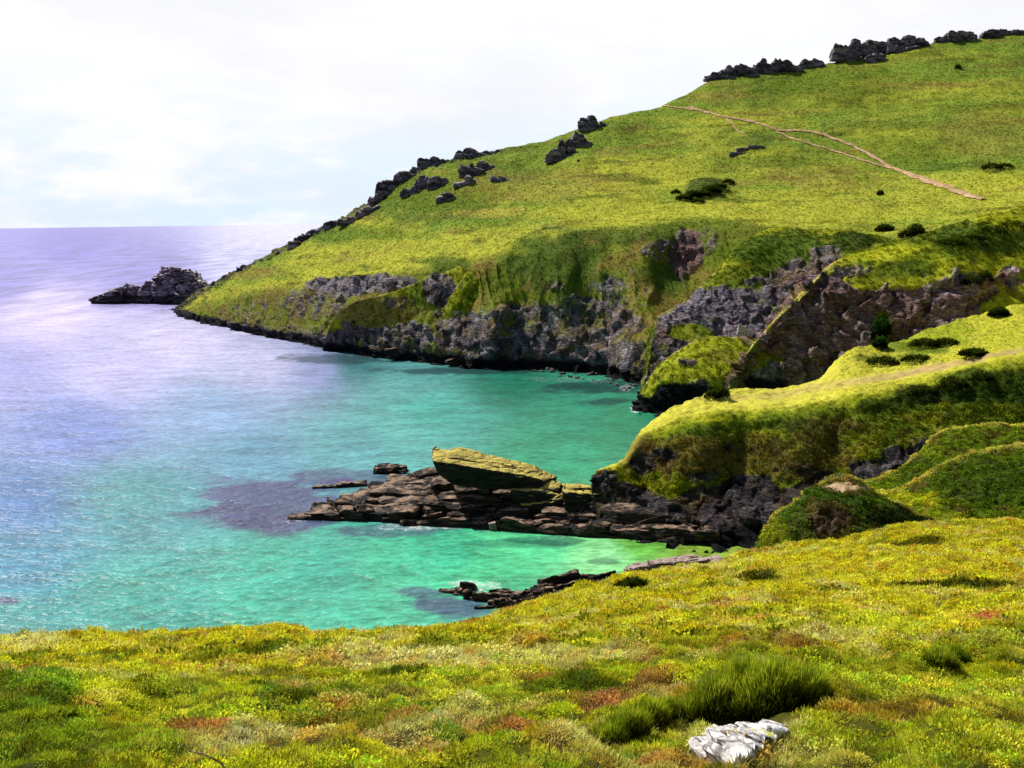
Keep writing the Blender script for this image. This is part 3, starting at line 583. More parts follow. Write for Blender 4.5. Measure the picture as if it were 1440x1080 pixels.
def scatter(name, pts, nrm, tint, idx, scl, libname, label, cat, kind='stuff', up=.6):
    n = len(pts); g = np.random.default_rng(len(pts))
    me = bpy.data.meshes.new(name); me.vertices.add(n); me.vertices.foreach_set('co', pts.reshape(-1).astype(np.float32))
    N = nrm * (1 - up) + np.array([0, 0, 1.]) * up; N += g.normal(size=N.shape) * .08; N /= np.linalg.norm(N, axis=1)[:, None]
    # Euler XYZ with spin about the plant's own axis
    ang = g.random(n) * 6.283
    zx, zy, zz = N.T; rx = np.arcsin(np.clip(-zy, -1, 1)); ry = np.arctan2(zx, zz)
    # matrix = Ry(ry) Rx(rx) Rz(ang) -> euler XYZ
    cx, sx, cy, sy, ca, sa = np.cos(rx), np.sin(rx), np.cos(ry), np.sin(ry), np.cos(ang), np.sin(ang)
    m00 = cy * ca + sy * sx * sa; m10 = cx * sa; m20 = -sy * ca + cy * sx * sa
    m21 = sy * sa + cy * sx * ca; m22 = cy * cx
    e = np.stack([np.arctan2(m21, m22), np.arcsin(np.clip(-m20, -1, 1)), np.arctan2(m10, m00)], 1)
    def at(nm, ty, key, v): a = me.attributes.new(nm, ty, 'POINT'); a.data.foreach_set(key, np.ascontiguousarray(v).reshape(-1))
    at('rot', 'FLOAT_VECTOR', 'vector', e.astype(np.float32))
    at('scl', 'FLOAT_VECTOR', 'vector', scl.astype(np.float32))
    at('pick', 'INT', 'value', idx.astype(np.int32))
    at('tint', 'FLOAT_COLOR', 'color', np.concatenate([np.clip(tint, 0, 1), np.ones((n, 1))], 1).astype(np.float32))
    o = bpy.data.objects.new(name, me); COL.objects.link(o)
    ng = bpy.data.node_groups.new(name, 'GeometryNodeTree')
    ng.interface.new_socket('Geometry', in_out='INPUT', socket_type='NodeSocketGeometry'); ng.interface.new_socket('Geometry', in_out='OUTPUT', socket_type='NodeSocketGeometry')
    N_ = ng.nodes; gi = N_.new('NodeGroupInput'); go = N_.new('NodeGroupOutput'); ip = N_.new('GeometryNodeInstanceOnPoints'); ci = N_.new('GeometryNodeCollectionInfo')
    ci.inputs['Collection'].default_value = LIB[libname]; ci.inputs['Separate Children'].default_value = True; ci.inputs['Reset Children'].default_value = True
    def na(nm, ty): q = N_.new('GeometryNodeInputNamedAttribute'); q.data_type = ty; q.inputs['Name'].default_value = nm; return q.outputs[0]
    er = N_.new('FunctionNodeEulerToRotation'); L = ng.links
    L.new(gi.outputs[0], ip.inputs['Points']); L.new(ci.outputs[0], ip.inputs['Instance']); ip.inputs['Pick Instance'].default_value = True
    L.new(na('pick', 'INT'), ip.inputs['Instance Index']); L.new(na('rot', 'FLOAT_VECTOR'), er.inputs[0]); L.new(er.outputs[0], ip.inputs['Rotation']); L.new(na('scl', 'FLOAT_VECTOR'), ip.inputs['Scale'])
    L.new(ip.outputs[0], go.inputs[0])
    md = o.modifiers.new('plants', 'NODES'); md.node_group = ng
    o['kind'] = kind; o['label'] = label; o['category'] = cat
    return o

def sample(sname, n, wfn, seed=0):
    s = SHEETS[sname]; G = s['G']; g = np.random.default_rng(seed)
    a, b, c, d = G[:-1, :-1], G[:-1, 1:], G[1:, 1:], G[1:, :-1]
    area = .5 * np.linalg.norm(np.cross(c - a, d - b), axis=-1)
    C = (a + c) / 2; rk = s['rock'][:-1, :-1]; U = s['U'][:-1, :-1]; V = s['V'][:-1, :-1]
    w = area * wfn(C, U, V, rk, s['N'][:-1, :-1]); w = np.nan_to_num(w).reshape(-1); tot = w.sum()
    if n is None: n = int(tot)
    k = g.choice(len(w), n, p=w / tot); ii, jj = np.unravel_index(k, area.shape)
    s_, t_ = g.random((2, n, 1))
    p = (a[ii, jj] * (1 - s_) + b[ii, jj] * s_) * (1 - t_) + (d[ii, jj] * (1 - s_) + c[ii, jj] * s_) * t_
    return p, s['N'][ii, jj], s['col'][ii, jj], s['rock'][ii, jj], U[ii, jj], V[ii, jj]
def inframe(U, m=260): return (U > -m) & (U < 1440 + m)

# near heath
def wE(C, U, V, rk, N):
    Y = C[..., 1]; ok = (inframe(U, 220) * 1. + .45 * ((U > -1100) & (U < 2700) & ~inframe(U, 220))) * (Y > 3.2) * (C[..., 2] > 8)
    return np.nan_to_num(ok) * (1 - rk) * np.interp(Y, [6, 15, 30, 50, 85, 110], [75, 60, 38, 20, 15, 3])
p, nn, cc, rk, U_, V_ = sample('hillside', None, wE, 3)
n = len(p); g = np.random.default_rng(1)
dist = p[:, 1]
isst = (cc[:, 0] > .33) & (cc[:, 1] > .24)
r = g.random(n); zone = fbm(p / 2.2, 3, 120)
idx = np.where(zone > .12, g.choice([3, 4, 7], n), g.choice([0, 1, 2, 0, 1, 2, 4], n))
idx = np.where(r < np.where(isst, .33, .03), g.choice([5, 6], n), idx)
idx = np.where((dist > 20 + 6 * g.random(n)) & (idx != 5) & (idx != 6), g.choice([8, 9, 8, 9, 10, 11], n), idx)
tint = cc * (g.uniform(.5, 1.7, (n, 1))) * (1 + g.normal(size=(n, 3)) * np.array([.14, .06, .25]))
tint = np.where((idx >= 5)[:, None] & (idx <= 6)[:, None], tint * .6 + STRAW * .45, tint)
sc = g.uniform(.55, 1.25, (n, 1)) * np.interp(dist, [8, 20, 60], [.75, 1., 1.45])[:, None] * np.array([1, 1, 1.]) * np.array([1, 1, 1])
sc[:, 2] *= g.uniform(.7, 1.3, n)
stone = (np.abs(U_ - 1045) / 72) ** 2 + (np.abs(V_ - 1042) / 30) ** 2 < 1; sel = ~stone
p, nn, tint, idx, sc = p[sel], nn[sel], tint[sel], idx[sel], sc[sel]
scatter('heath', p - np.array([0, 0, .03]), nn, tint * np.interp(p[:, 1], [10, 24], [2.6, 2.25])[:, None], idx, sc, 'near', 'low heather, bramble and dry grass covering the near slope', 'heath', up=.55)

# spur + mounds + cliffs + headland
HPATHS = [[(968, 151), (1000, 160), (1020, 166), (1055, 170), (1080, 178), (1090, 185), (1130, 184), (1150, 187), (1180, 198), (1210, 210), (1232, 224), (1255, 237), (1290, 250), (1330, 264), (1370, 279), (1385, 281)],
          [(1092, 186), (1120, 198), (1145, 205), (1175, 213), (1205, 224), (1232, 232), (1262, 240)], [(1022, 168), (1032, 176), (1034, 185), (1050, 190)], [(925, 149), (950, 152), (985, 156)]]
def put(names, dens, size, name, label, seed, bias=1.2, lo=.5, hi=1.45):
    P_, N_, C_ = [], [], []
    for k, s in enumerate(names):
        q, nn, cc, rk, U_, V_ = sample(s, None, lambda C, U, V, rk, N: inframe(U, 120) * (C[..., 2] > 2.0) * np.clip(1.15 - rk * 1.1, 0, 1) * dens * (1 - .85 * (N[..., 1] > .35)), seed + k)
        P_.append(q); N_.append(nn); C_.append(cc)
    P_ = np.concatenate(P_); N_ = np.concatenate(N_); C_ = np.concatenate(C_); n = len(P_); g = np.random.default_rng(seed)
    # drop plants on bare path colour
    path = (C_[:, 2] > .09) & (C_[:, 0] > .3); keep = ~path | (g.random(n) < .1)
    P_, N_, C_ = P_[keep], N_[keep], C_[keep]; n = len(P_)
    uu, vv = proj(P_)
    near = np.zeros(n, bool)
    for pl in HPATHS:
        a = np.array(pl, float); near |= (uu > a[0, 0]) & (uu < a[-1, 0]) & (np.abs(vv - np.interp(uu, a[:, 0], a[:, 1])) < 2.0)
    if 'headland' in names: P_, N_, C_ = P_[~near], N_[~near], C_[~near]; n = len(P_)
    if names == ['spur']:
        uu, vv = proj(P_); keep = (vv > np.interp(uu, flc[:, 0], flc[:, 1]) - 1) | (uu > 1180) & (np.abs(vv - np.interp(uu, PATHC[:, 0], PATHC[:, 1])) > 7) | (g.random(n) < .12)
        P_, N_, C_ = P_[keep], N_[keep], C_[keep]; n = len(P_)
    t = C_ * g.uniform(lo, hi, (n, 1)) * (1 + g.normal(size=(n, 3)) * np.array([.12, .05, .2])) * bias
    if names == ['spur']:
        uu, vv = proj(P_); size = size * (.45 + .55 * sstep(0, 45, vv - np.interp(uu, flc[:, 0], flc[:, 1])))[:, None]
    sc = g.uniform(.45, 1.3, (n, 1)) * size * np.array([1, 1, 1.]); sc[:, 2] *= g.uniform(.5, 1.1, n)
    scatter(name, P_, N_, t, g.choice([0, 1, 2, 0, 1, 2, 3], n), sc, 'far', label, 'bracken', up=.35)
put(['spur'], 4.5, .6, 'bracken', 'bracken and bramble on the middle spur above the cove', 31, 1.35, .35, 1.9)
MN = [k for k in SHEETS if k.startswith('mound')]
put(MN, 7., .5, 'bracken', 'bracken covering the grassy mounds at the right', 37, 1.3, .4, 1.8)
put([k for k in SHEETS if k.startswith('cliff')], 1.2, .8, 'rough_grass', 'rough grass on the ledges and tops of the cliffs', 41, 1.1)
put(['headland'], 1.2, .5, 'rough_grass', 'rough grass and bracken over the far headland', 47, 1.06, .86, 1.26)

# ------------------------------------------------------------------ sea
th = np.linspace(math.radians(-42), math.radians(38), 760)
Yd = np.concatenate([1 / np.linspace(1 / 62, 1 / 900, 760), np.geomspace(900, 120000, 60)[1:]])
TH, YD = np.meshgrid(th, Yd); XW = np.tan(TH) * YD; GW = np.stack([XW, YD, 0 * XW], -1)
U, V = proj(GW)
ctrl = [  # photo position -> water colour, with far glint and cloud-shadow bands painted in
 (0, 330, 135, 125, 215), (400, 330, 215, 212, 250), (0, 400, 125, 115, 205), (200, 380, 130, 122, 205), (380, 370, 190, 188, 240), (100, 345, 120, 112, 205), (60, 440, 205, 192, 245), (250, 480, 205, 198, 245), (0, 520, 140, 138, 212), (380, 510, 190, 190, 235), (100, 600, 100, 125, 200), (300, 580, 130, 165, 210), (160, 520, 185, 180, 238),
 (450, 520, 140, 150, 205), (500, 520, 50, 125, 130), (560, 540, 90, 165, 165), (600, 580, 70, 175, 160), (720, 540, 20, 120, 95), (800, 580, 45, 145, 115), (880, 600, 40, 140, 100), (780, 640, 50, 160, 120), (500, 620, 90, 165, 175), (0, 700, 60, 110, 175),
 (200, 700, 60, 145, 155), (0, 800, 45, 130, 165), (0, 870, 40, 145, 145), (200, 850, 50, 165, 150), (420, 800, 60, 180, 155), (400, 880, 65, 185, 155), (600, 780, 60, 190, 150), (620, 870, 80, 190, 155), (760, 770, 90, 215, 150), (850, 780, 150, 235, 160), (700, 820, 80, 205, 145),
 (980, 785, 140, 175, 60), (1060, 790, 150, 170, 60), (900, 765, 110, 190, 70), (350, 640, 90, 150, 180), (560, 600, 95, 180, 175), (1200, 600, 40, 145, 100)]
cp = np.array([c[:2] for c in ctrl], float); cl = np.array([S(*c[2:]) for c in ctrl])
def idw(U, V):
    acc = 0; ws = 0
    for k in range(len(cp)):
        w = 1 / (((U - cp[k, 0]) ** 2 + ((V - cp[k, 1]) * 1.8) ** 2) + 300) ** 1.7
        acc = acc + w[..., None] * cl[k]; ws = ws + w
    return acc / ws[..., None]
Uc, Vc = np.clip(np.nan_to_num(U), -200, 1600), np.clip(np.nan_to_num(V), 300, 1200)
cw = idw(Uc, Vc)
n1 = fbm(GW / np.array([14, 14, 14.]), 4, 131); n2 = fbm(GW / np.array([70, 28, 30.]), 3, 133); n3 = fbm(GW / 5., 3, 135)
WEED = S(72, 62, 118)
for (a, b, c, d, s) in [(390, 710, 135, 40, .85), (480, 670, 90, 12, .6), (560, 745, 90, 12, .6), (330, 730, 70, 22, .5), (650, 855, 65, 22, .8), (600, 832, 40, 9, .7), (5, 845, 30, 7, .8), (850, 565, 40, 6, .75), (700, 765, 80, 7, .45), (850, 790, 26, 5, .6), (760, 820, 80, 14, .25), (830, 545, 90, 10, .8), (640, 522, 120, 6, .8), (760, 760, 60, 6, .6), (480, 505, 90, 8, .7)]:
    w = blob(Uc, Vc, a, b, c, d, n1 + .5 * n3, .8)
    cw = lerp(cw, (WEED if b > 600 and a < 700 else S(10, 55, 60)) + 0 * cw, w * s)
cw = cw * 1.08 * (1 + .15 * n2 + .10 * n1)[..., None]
foam = np.zeros_like(U)
wl = np.abs(V - np.interp(U, [x[0] for x in watA], [x[1] for x in watA])) + 3 * n3
foam = np.maximum(foam, .42 * sstep(3.5, .5, np.nan_to_num(wl, nan=99.)) * ((U > 250) & (U < 900)) * sstep(-.3, .3, n1))
for (a, b, c, d, s) in [(655, 831, 40, 5, .9), (660, 822, 55, 9, .8), (720, 815, 60, 8, .45), (690, 853, 22, 6, .6), (590, 741, 70, 6, .7), (410, 731, 26, 5, .6), (690, 742, 60, 5, .45), (893, 573, 8, 8, .9), (800, 534, 70, 5, .55), (345, 468, 26, 2.5, .8), (880, 545, 12, 6, .7), (600, 738, 30, 7, .8), (630, 660, 20, 5, .4), (200, 427, 80, 1.5, .6), (760, 756, 60, 3, .5), (300, 458, 40, 1.5, .4)]:
    foam = np.maximum(foam, .72 * s * blob(Uc, Vc, a, b, c, d, n3 + .5 * n1, 1.0))
me = bpy.data.meshes.new('sea'); rr_, cc_ = U.shape; idx = np.arange(rr_ * cc_).reshape(rr_, cc_)
q4 = np.stack([idx[:-1, :-1], idx[:-1, 1:], idx[1:, 1:], idx[1:, :-1]], -1).reshape(-1, 4)
me.vertices.add(rr_ * cc_); me.vertices.foreach_set('co', GW.reshape(-1).astype(np.float32)); me.loops.add(q4.size); me.loops.foreach_set('vertex_index', q4.reshape(-1).astype(np.int32))
me.polygons.add(len(q4)); me.polygons.foreach_set('loop_start', np.arange(0, q4.size, 4, dtype=np.int32)); me.polygons.foreach_set('use_smooth', np.ones(len(q4), dtype=bool)); me.update(calc_edges=True)
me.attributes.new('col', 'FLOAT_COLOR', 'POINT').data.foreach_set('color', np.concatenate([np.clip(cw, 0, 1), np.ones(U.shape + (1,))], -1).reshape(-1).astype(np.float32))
me.attributes.new('foam', 'FLOAT', 'POINT').data.foreach_set('value', foam.reshape(-1).astype(np.float32))
m, nt, out = new_mat('sea_water'); b = NB(nt)
pos = b.n('ShaderNodeNewGeometry').outputs['Position']
mp = b.n('ShaderNodeMapping'); b.l(pos, mp.inputs[0]); mp.inputs['Rotation'].default_value = (0, 0, .35); mp.inputs['Scale'].default_value = (.45, 1., 1.)
w1 = b.noise(mp.outputs[0], .85, 3, .6); w2 = b.noise(mp.outputs[0], .16, 4, .6); w3 = b.noise(mp.outputs[0], 2.6, 3, .65); w4 = b.noise(mp.outputs[0], .03, 3, .5)
hgt = b.math('ADD', b.math('ADD', b.math('MULTIPLY', w1, .9), b.math('MULTIPLY', w2, 2.2)), b.math('ADD', b.math('MULTIPLY', w3, .14), b.math('MULTIPLY', w4, 4.)))
bp = b.n('ShaderNodeBump'); bp.inputs['Distance'].default_value = .62; bp.inputs['Strength'].default_value = 1.; b.l(hgt, bp.inputs['Height'])
ca = b.n('ShaderNodeAttribute', attribute_name='col'); fa = b.n('ShaderNodeAttribute', attribute_name='foam')
mpf = b.n('ShaderNodeMapping'); b.l(pos, mpf.inputs[0]); mpf.inputs['Scale'].default_value = (.045, .006, 1.); wf = b.noise(mpf.outputs[0], 1., 5, .75)
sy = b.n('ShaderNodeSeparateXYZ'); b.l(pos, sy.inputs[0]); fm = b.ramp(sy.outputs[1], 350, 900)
farm = b.math('MULTIPLY', b.math('SUBTRACT', b.ramp(wf, .4, .62), .45), b.math('MULTIPLY', fm, .55))  # sparkle of distant waves painted as speckle in the colour
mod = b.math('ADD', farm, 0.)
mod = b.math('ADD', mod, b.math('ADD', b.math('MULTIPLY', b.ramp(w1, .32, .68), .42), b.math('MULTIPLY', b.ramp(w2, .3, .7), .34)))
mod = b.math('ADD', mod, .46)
c = b.n('ShaderNodeVectorMath', operation='SCALE'); b.l(ca.outputs['Color'], c.inputs[0]); b.l(mod, c.inputs['Scale'])
fn = b.ramp(b.math('ADD', fa.outputs['Fac'], b.math('MULTIPLY', b.noise(pos, 1.1, 6, .8), 1.7)), 1.22, 1.75)
cc2 = b.mix(fn, c.outputs[0], (.75, .72, .76))
pr = b.n('ShaderNodeBsdfPrincipled'); b.l(cc2, pr.inputs['Base Color']); pr.inputs['IOR'].default_value = 1.33
b.l(b.math('ADD', b.math('MULTIPLY', fn, .6), .36), pr.inputs['Roughness']); b.l(bp.outputs[0], pr.inputs['Normal']); b.l(pr.outputs[0], out.inputs[0])
me.materials.append(m); o = bpy.data.objects.new('sea', me); COL.objects.link(o); o['kind'] = 'structure'

# ------------------------------------------------------------------ rocks
def rock_material(name, dark, light, top=None, topamt=0., wet=None, scale=1., strat=2.6, lo=.36, tn=1.1):
    m, nt, out = new_mat(name); b = NB(nt); geo = b.n('ShaderNodeNewGeometry'); pos = geo.outputs['Position']
    mp = b.n('ShaderNodeMapping'); b.l(pos, mp.inputs[0]); mp.inputs['Rotation'].default_value = (.25, .22, .1); mp.inputs['Scale'].default_value = (.5, .6, strat)
    n1 = b.noise(mp.outputs[0], .9 * scale, 6, .68); n2 = b.noise(pos, .35 * scale, 4, .6); n3 = b.noise(pos, 5 * scale, 5, .7)
    v1 = b.n('ShaderNodeTexVoronoi', feature='DISTANCE_TO_EDGE'); b.l(mp.outputs[0], v1.inputs['Vector']); v1.inputs['Scale'].default_value = .8 * scale
    c = b.mix(b.ramp(n1, lo, lo + .28), dark, light)
    c = b.mix(b.math('MULTIPLY', b.ramp(n2, .5, .7), .5), c, tuple(np.array(dark) * .6))
    c = b.mix(b.math('SUBTRACT', .75, b.math('MULTIPLY', b.ramp(v1.outputs['Distance'], 0, .08), .75)), c, tuple(np.array(dark) * .3))
    if top is not None:
        sx = b.n('ShaderNodeSeparateXYZ'); b.l(geo.outputs['Normal'], sx.inputs[0])
        t = b.ramp(b.math('ADD', sx.outputs[2], b.math('MULTIPLY', b.math('SUBTRACT', n1, .5), tn)), .82 - topamt, 1.0 - topamt)
        tc = b.mix(b.ramp(n3, .35, .65), tuple(np.array(top) * .5), top)
        c = b.mix(t, c, tc)
    if wet is not None:
        sz = b.n('ShaderNodeSeparateXYZ'); b.l(pos, sz.inputs[0])
        w = b.ramp(b.math('ADD', sz.outputs[2], b.math('MULTIPLY', n2, 1.2)), wet + .9, wet + .2)
        c = b.mix(b.math('MULTIPLY', w, .85), c, (.012, .010, .011))
    hh = b.math('ADD', b.math('MULTIPLY', n1, 1.), b.math('ADD', b.math('MULTIPLY', b.math('MINIMUM', v1.outputs['Distance'], .2), 2.), b.math('MULTIPLY', n3, .15)))
    bp = b.n('ShaderNodeBump'); bp.inputs['Distance'].default_value = .6 / scale; bp.inputs['Strength'].default_value = .9; b.l(hh, bp.inputs['Height'])
    d = b.n('ShaderNodeBsdfPrincipled'); b.l(c, d.inputs['Base Color']); d.inputs['Roughness'].default_value = .8; d.inputs['Specular IOR Level'].default_value = .3; b.l(bp.outputs[0], d.inputs['Normal']); b.l(d.outputs[0], out.inputs[0])
    return m
M_REEF = rock_material('reef_rock', (.011, .008, .007), (.15, .088, .055), top=(.44, .29, .20), topamt=-.07, wet=.2, scale=.8, lo=.42)  # paler tops and black sides put sun and shade into the colour
M_BOUL = rock_material('lichened_rock', (.009, .007, .007), (.05, .036, .028), top=(.72, .58, .12), topamt=.06, tn=.75, wet=-9, scale=.7)
M_TOR = rock_material('tor_rock', (.045, .036, .05), (.38, .31, .36), top=(.5, .44, .46), topamt=.05, scale=.3, strat=1.4)
M_ISLE = rock_material('islet_rock', (.014, .011, .014), (.36, .29, .34), top=(.9, .76, .84), topamt=.3, wet=5.5, scale=.25, strat=1.3)
M_PALE = rock_material('pale_reef_stone', (.16, .11, .09), (.42, .31, .26), top=(.6, .46, .40), topamt=.1, scale=1.)
M_GREY = rock_material('grey_boulder', (.10, .09, .10), (.32, .29, .30), wet=.2, scale=1.2)
M_QUARTZ = rock_material('white_stone', (.30, .27, .27), (.95, .92, .92), scale=6., strat=1., lo=.32)
M_MOSS = rock_material('mossy_boulder', (.05, .045, .04), (.2, .17, .1), top=(.22, .26, .03), topamt=.4, wet=.3, scale=1.)

_ico = {}
def ico(k):
    if k not in _ico:
        bm = bmesh.new(); bmesh.ops.create_icosphere(bm, subdivisions=k, radius=1); v = np.array([x.co[:] for x in bm.verts]); f = np.array([[y.index for y in x.verts] for x in bm.faces]); bm.free(); _ico[k] = (v / np.linalg.norm(v, axis=1)[:, None], f)
    return _ico[k]
def hull_rock(pts, sub=5, noise=.12, nsc=1.5, seed=0, extra=0):
    """angular rock: the hull of pts cut by a few random planes, resampled densely and roughened along its beds"""
    pts = np.asarray(pts, float); lo, hi = pts.min(0), pts.max(0); c = (lo + hi) / 2; s = np.maximum((hi - lo) / 2, 1e-3)
    q = (pts - c) / s
    bm = bmesh.new()
    for x in q: bm.verts.new(x)
    bmesh.ops.convex_hull(bm, input=bm.verts); bm.normal_update()
    pl = []
    for f in bm.faces:
        n_ = np.array(f.normal[:]); d = float(np.dot(n_, np.array(f.verts[0].co[:])))
        if d < 0: n_, d = -n_, -d
        pl.append((n_, max(d, .05)))
    bm.free()
    g = np.random.default_rng(seed)
    for k in range(extra):
        n_ = g.normal(size=3); n_ /= np.linalg.norm(n_); mx = max(np.dot(q, n_)); pl.append((n_, mx * g.uniform(.75, .93)))
    D, Fc = ico(sub); r = np.full(len(D), 9.)
    for n_, d in pl:
        t = D @ n_; r = np.where(t > 1e-4, np.minimum(r, d / np.maximum(t, 1e-4)), r)
    v = D * r[:, None] * s + c
    nrm = D / s; nrm /= np.linalg.norm(nrm, axis=1)[:, None]
    a = v * np.array([.6, .7, 2.0]) @ np.array(Matrix.Rotation(.25, 3, 'Y'))
    size = float(np.mean(s))
    fa, e1 = facets(a / (size * nsc) + seed * 3.1, 5, 1.1); fb, e2 = facets(a / (size * nsc) * 2.4 + seed, 8, 1.)
    h = fa * 1.3 + fb * .6 - .5 * np.exp(-(e1 / .09) ** 2) + .35 * fbm(v / (size * .5) + seed, 4, 6)
    v = v + nrm * (noise * size * h)[:, None]
    return v, Fc
def join_rocks(parts):
    V, Fc, o = [], [], 0
    for v, f in parts: V.append(v); Fc.append(f + o); o += len(v)
    return np.concatenate(V), np.concatenate(Fc)
def add_mesh(name, V, Fc, mat, smooth=True, origin=None):
    V = np.asarray(V, float)
    if origin is None: origin = np.array([V[:, 0].mean(), V[:, 1].mean(), V[:, 2].min()])
    me = bpy.data.meshes.new(name); me.from_pydata((V - origin).tolist(), [], Fc.tolist() if hasattr(Fc, 'tolist') else Fc); me.materials.append(mat)
    if smooth: me.polygons.foreach_set('use_smooth', np.ones(len(me.polygons), dtype=bool))
    o = bpy.data.objects.new(name, me); o.location = origin; COL.objects.link(o)
    if smooth:
        try: me.set_sharp_from_angle(angle=math.radians(38))
        except Exception: pass
    return o
def tag(o, label, cat, group=None, kind=None):
    o['label'] = label; o['category'] = cat
    if group: o['group'] = group
    if kind: o['kind'] = kind
    return o
def outline(poly, Yf, Yb, inset=.86):
    a = np.array(poly, float); f = P(a[:, 0], a[:, 1], np.full(len(a), Yf)); c = f.mean(0)
    bk = c + (f - c) * inset; bk[:, 1] += Yb - Yf; return np.concatenate([f, bk])
def slab(u0, v0, u1, v1, h0, h1, dep, tilt=.0, base=-1.2):
    p0 = P(np.array(u0), np.array(v0), WY(u0, v0)); p1 = P(np.array(u1), np.array(v1), WY(u1, v1)); o = []
    for p_, h_ in ((p0, h0), (p1, h1)):
        for t, dy in ((0, 0), (1, dep)):
            o.append((p_[0], p_[1] + dy, base)); o.append((p_[0] + (.3 if p_ is p0 else -.3), p_[1] + dy * .9 + .35 * (1 - t), h_ * (1 - tilt * t)))
    return np.array(o)

# middle reef
slabs = [(404, 731, 470, 733, .3, .9, 4), (430, 730, 545, 735, 1.0, 2.0, 7), (470, 722, 600, 728, 1.6, 2.8, 8), (535, 736, 625, 736, 1.2, 1.8, 6), (500, 710, 640, 716, 2.0, 3.2, 10), (590, 738, 660, 741, .5, .9, 4), (600, 730, 700, 734, 1.4, 2.0, 8),
         (640, 741, 720, 745, .7, .8, 4), (670, 733, 745, 740, 1.5, 1.0, 6), (610, 718, 800, 728, 3.0, 3.4, 12), (540, 698, 640, 702, 2.4, 3.4, 7), (720, 746, 800, 754, .8, 1.2, 4), (700, 738, 840, 748, 2.0, 2.4, 7), (740, 728, 870, 740, 3.2, 3.8, 10),
         (800, 748, 900, 757, 1.5, 2.2, 6), (820, 738, 930, 750, 3.0, 3.6, 9), (850, 756, 960, 765, .9, 1.4, 4), (780, 718, 860, 730, 3.6, 3.4, 8), (900, 758, 1010, 768, .8, 1.6, 5)]
parts = [hull_rock(slab(*s_, tilt=random.uniform(-.3, .2)), 5, .17, 1.5, i, 4) for i, s_ in enumerate(slabs)]
for (a_, b_, c_, d_, e_, f_, g_) in [(410, 731, 560, 736, .4, .9, 2), (470, 727, 690, 733, 1.5, 2.2, 3), (560, 739, 760, 747, .6, .8, 2.2), (600, 726, 800, 734, 2.4, 2.8, 3), (700, 748, 900, 759, .9, 1.3, 2.5), (520, 716, 660, 721, 2.6, 3.4, 4), (760, 742, 960, 757, 2.2, 2.8, 3), (880, 757, 1010, 769, 1.2, 1.8, 3)]:
    parts.append(hull_rock(slab(a_, b_, c_, d_, e_, f_, g_, tilt=-.25), 6, .2, 1.6, int(a_), 2))
for i in range(18):         # loose ledges broken off the slabs
    u0 = random.uniform(430, 900); vb = np.interp(u0, [430, 600, 760, 900], [731, 738, 750, 757]) - random.uniform(-1, 14); w_ = random.uniform(14, 50)
    parts.append(hull_rock(slab(u0, vb, u0 + w_, vb + random.uniform(-1, 3), random.uniform(.5, 2.3), random.uniform(.5, 2.3), random.uniform(1.2, 3.5), random.uniform(-.3, .4)), 3, .16, 1.1, 100 + i, 3))
tag(add_mesh('rock_reef', *join_rocks(parts), M_REEF), 'long brown layered rock reef running out from the middle spur into the bay', 'reef')
def strip(pl, Y): a = np.array(pl, float); return P(a[:, 0], a[:, 1], np.full(len(a), float(Y)))
big = np.concatenate([strip([(607, 633), (612, 630), (650, 629), (700, 642), (750, 655), (784, 670)], 181), strip([(608, 648), (640, 656), (690, 664), (735, 668), (760, 676)], 174), strip([(616, 668), (640, 684), (700, 694), (740, 698), (765, 690)], 175.5), strip([(620, 660), (700, 680), (780, 680)], 182)])
b1 = hull_rock(big, 6, .045, .9, 3, 2)
tag(add_mesh('boulder', *b1, M_BOUL), 'huge overhanging boulder with a yellow lichened top on the middle reef', 'boulder')
b2 = [hull_rock(np.concatenate([strip([(716, 682), (745, 668), (790, 676), (850, 690)], 180), strip([(718, 690), (760, 690), (840, 706)], 173), strip([(722, 728), (780, 738), (846, 722)], 172), strip([(730, 715), (845, 715)], 181)]), 5, .07, .9, 5, 3), hull_rock(outline([(790, 690), (850, 694), (868, 715), (850, 740), (795, 730)], 170, 178, .8), 5, .1, .9, 8, 4)]
tag(add_mesh('boulder', *join_rocks(b2), M_BOUL), 'dark sloping rock with a smaller lichened top beside the huge boulder', 'boulder')
tag(add_mesh('skerry', *hull_rock(slab(523, 667, 572, 667, 1.0, 1.2, 5), 5, .15, 1., 12, 3), M_REEF), 'small dark flat rock alone in the water behind the reef', 'rock')
tag(add_mesh('skerry', *join_rocks([hull_rock(slab(437, 688, 480, 687, .25, .6, 2.5), 4, .12, 1., 13, 3), hull_rock(slab(470, 687, 516, 684, .6, .7, 3), 4, .12, 1., 14, 3)]), M_REEF), 'thin low rock barely above the water left of the reef', 'rock')
tag(add_mesh('boulder', *hull_rock(outline([(686, 737), (697, 735), (700, 748), (690, 750)], 168.5, 169.6), 4, .15, 1., 15, 3), M_PALE), 'small pale upright stone at the front edge of the reef', 'boulder')

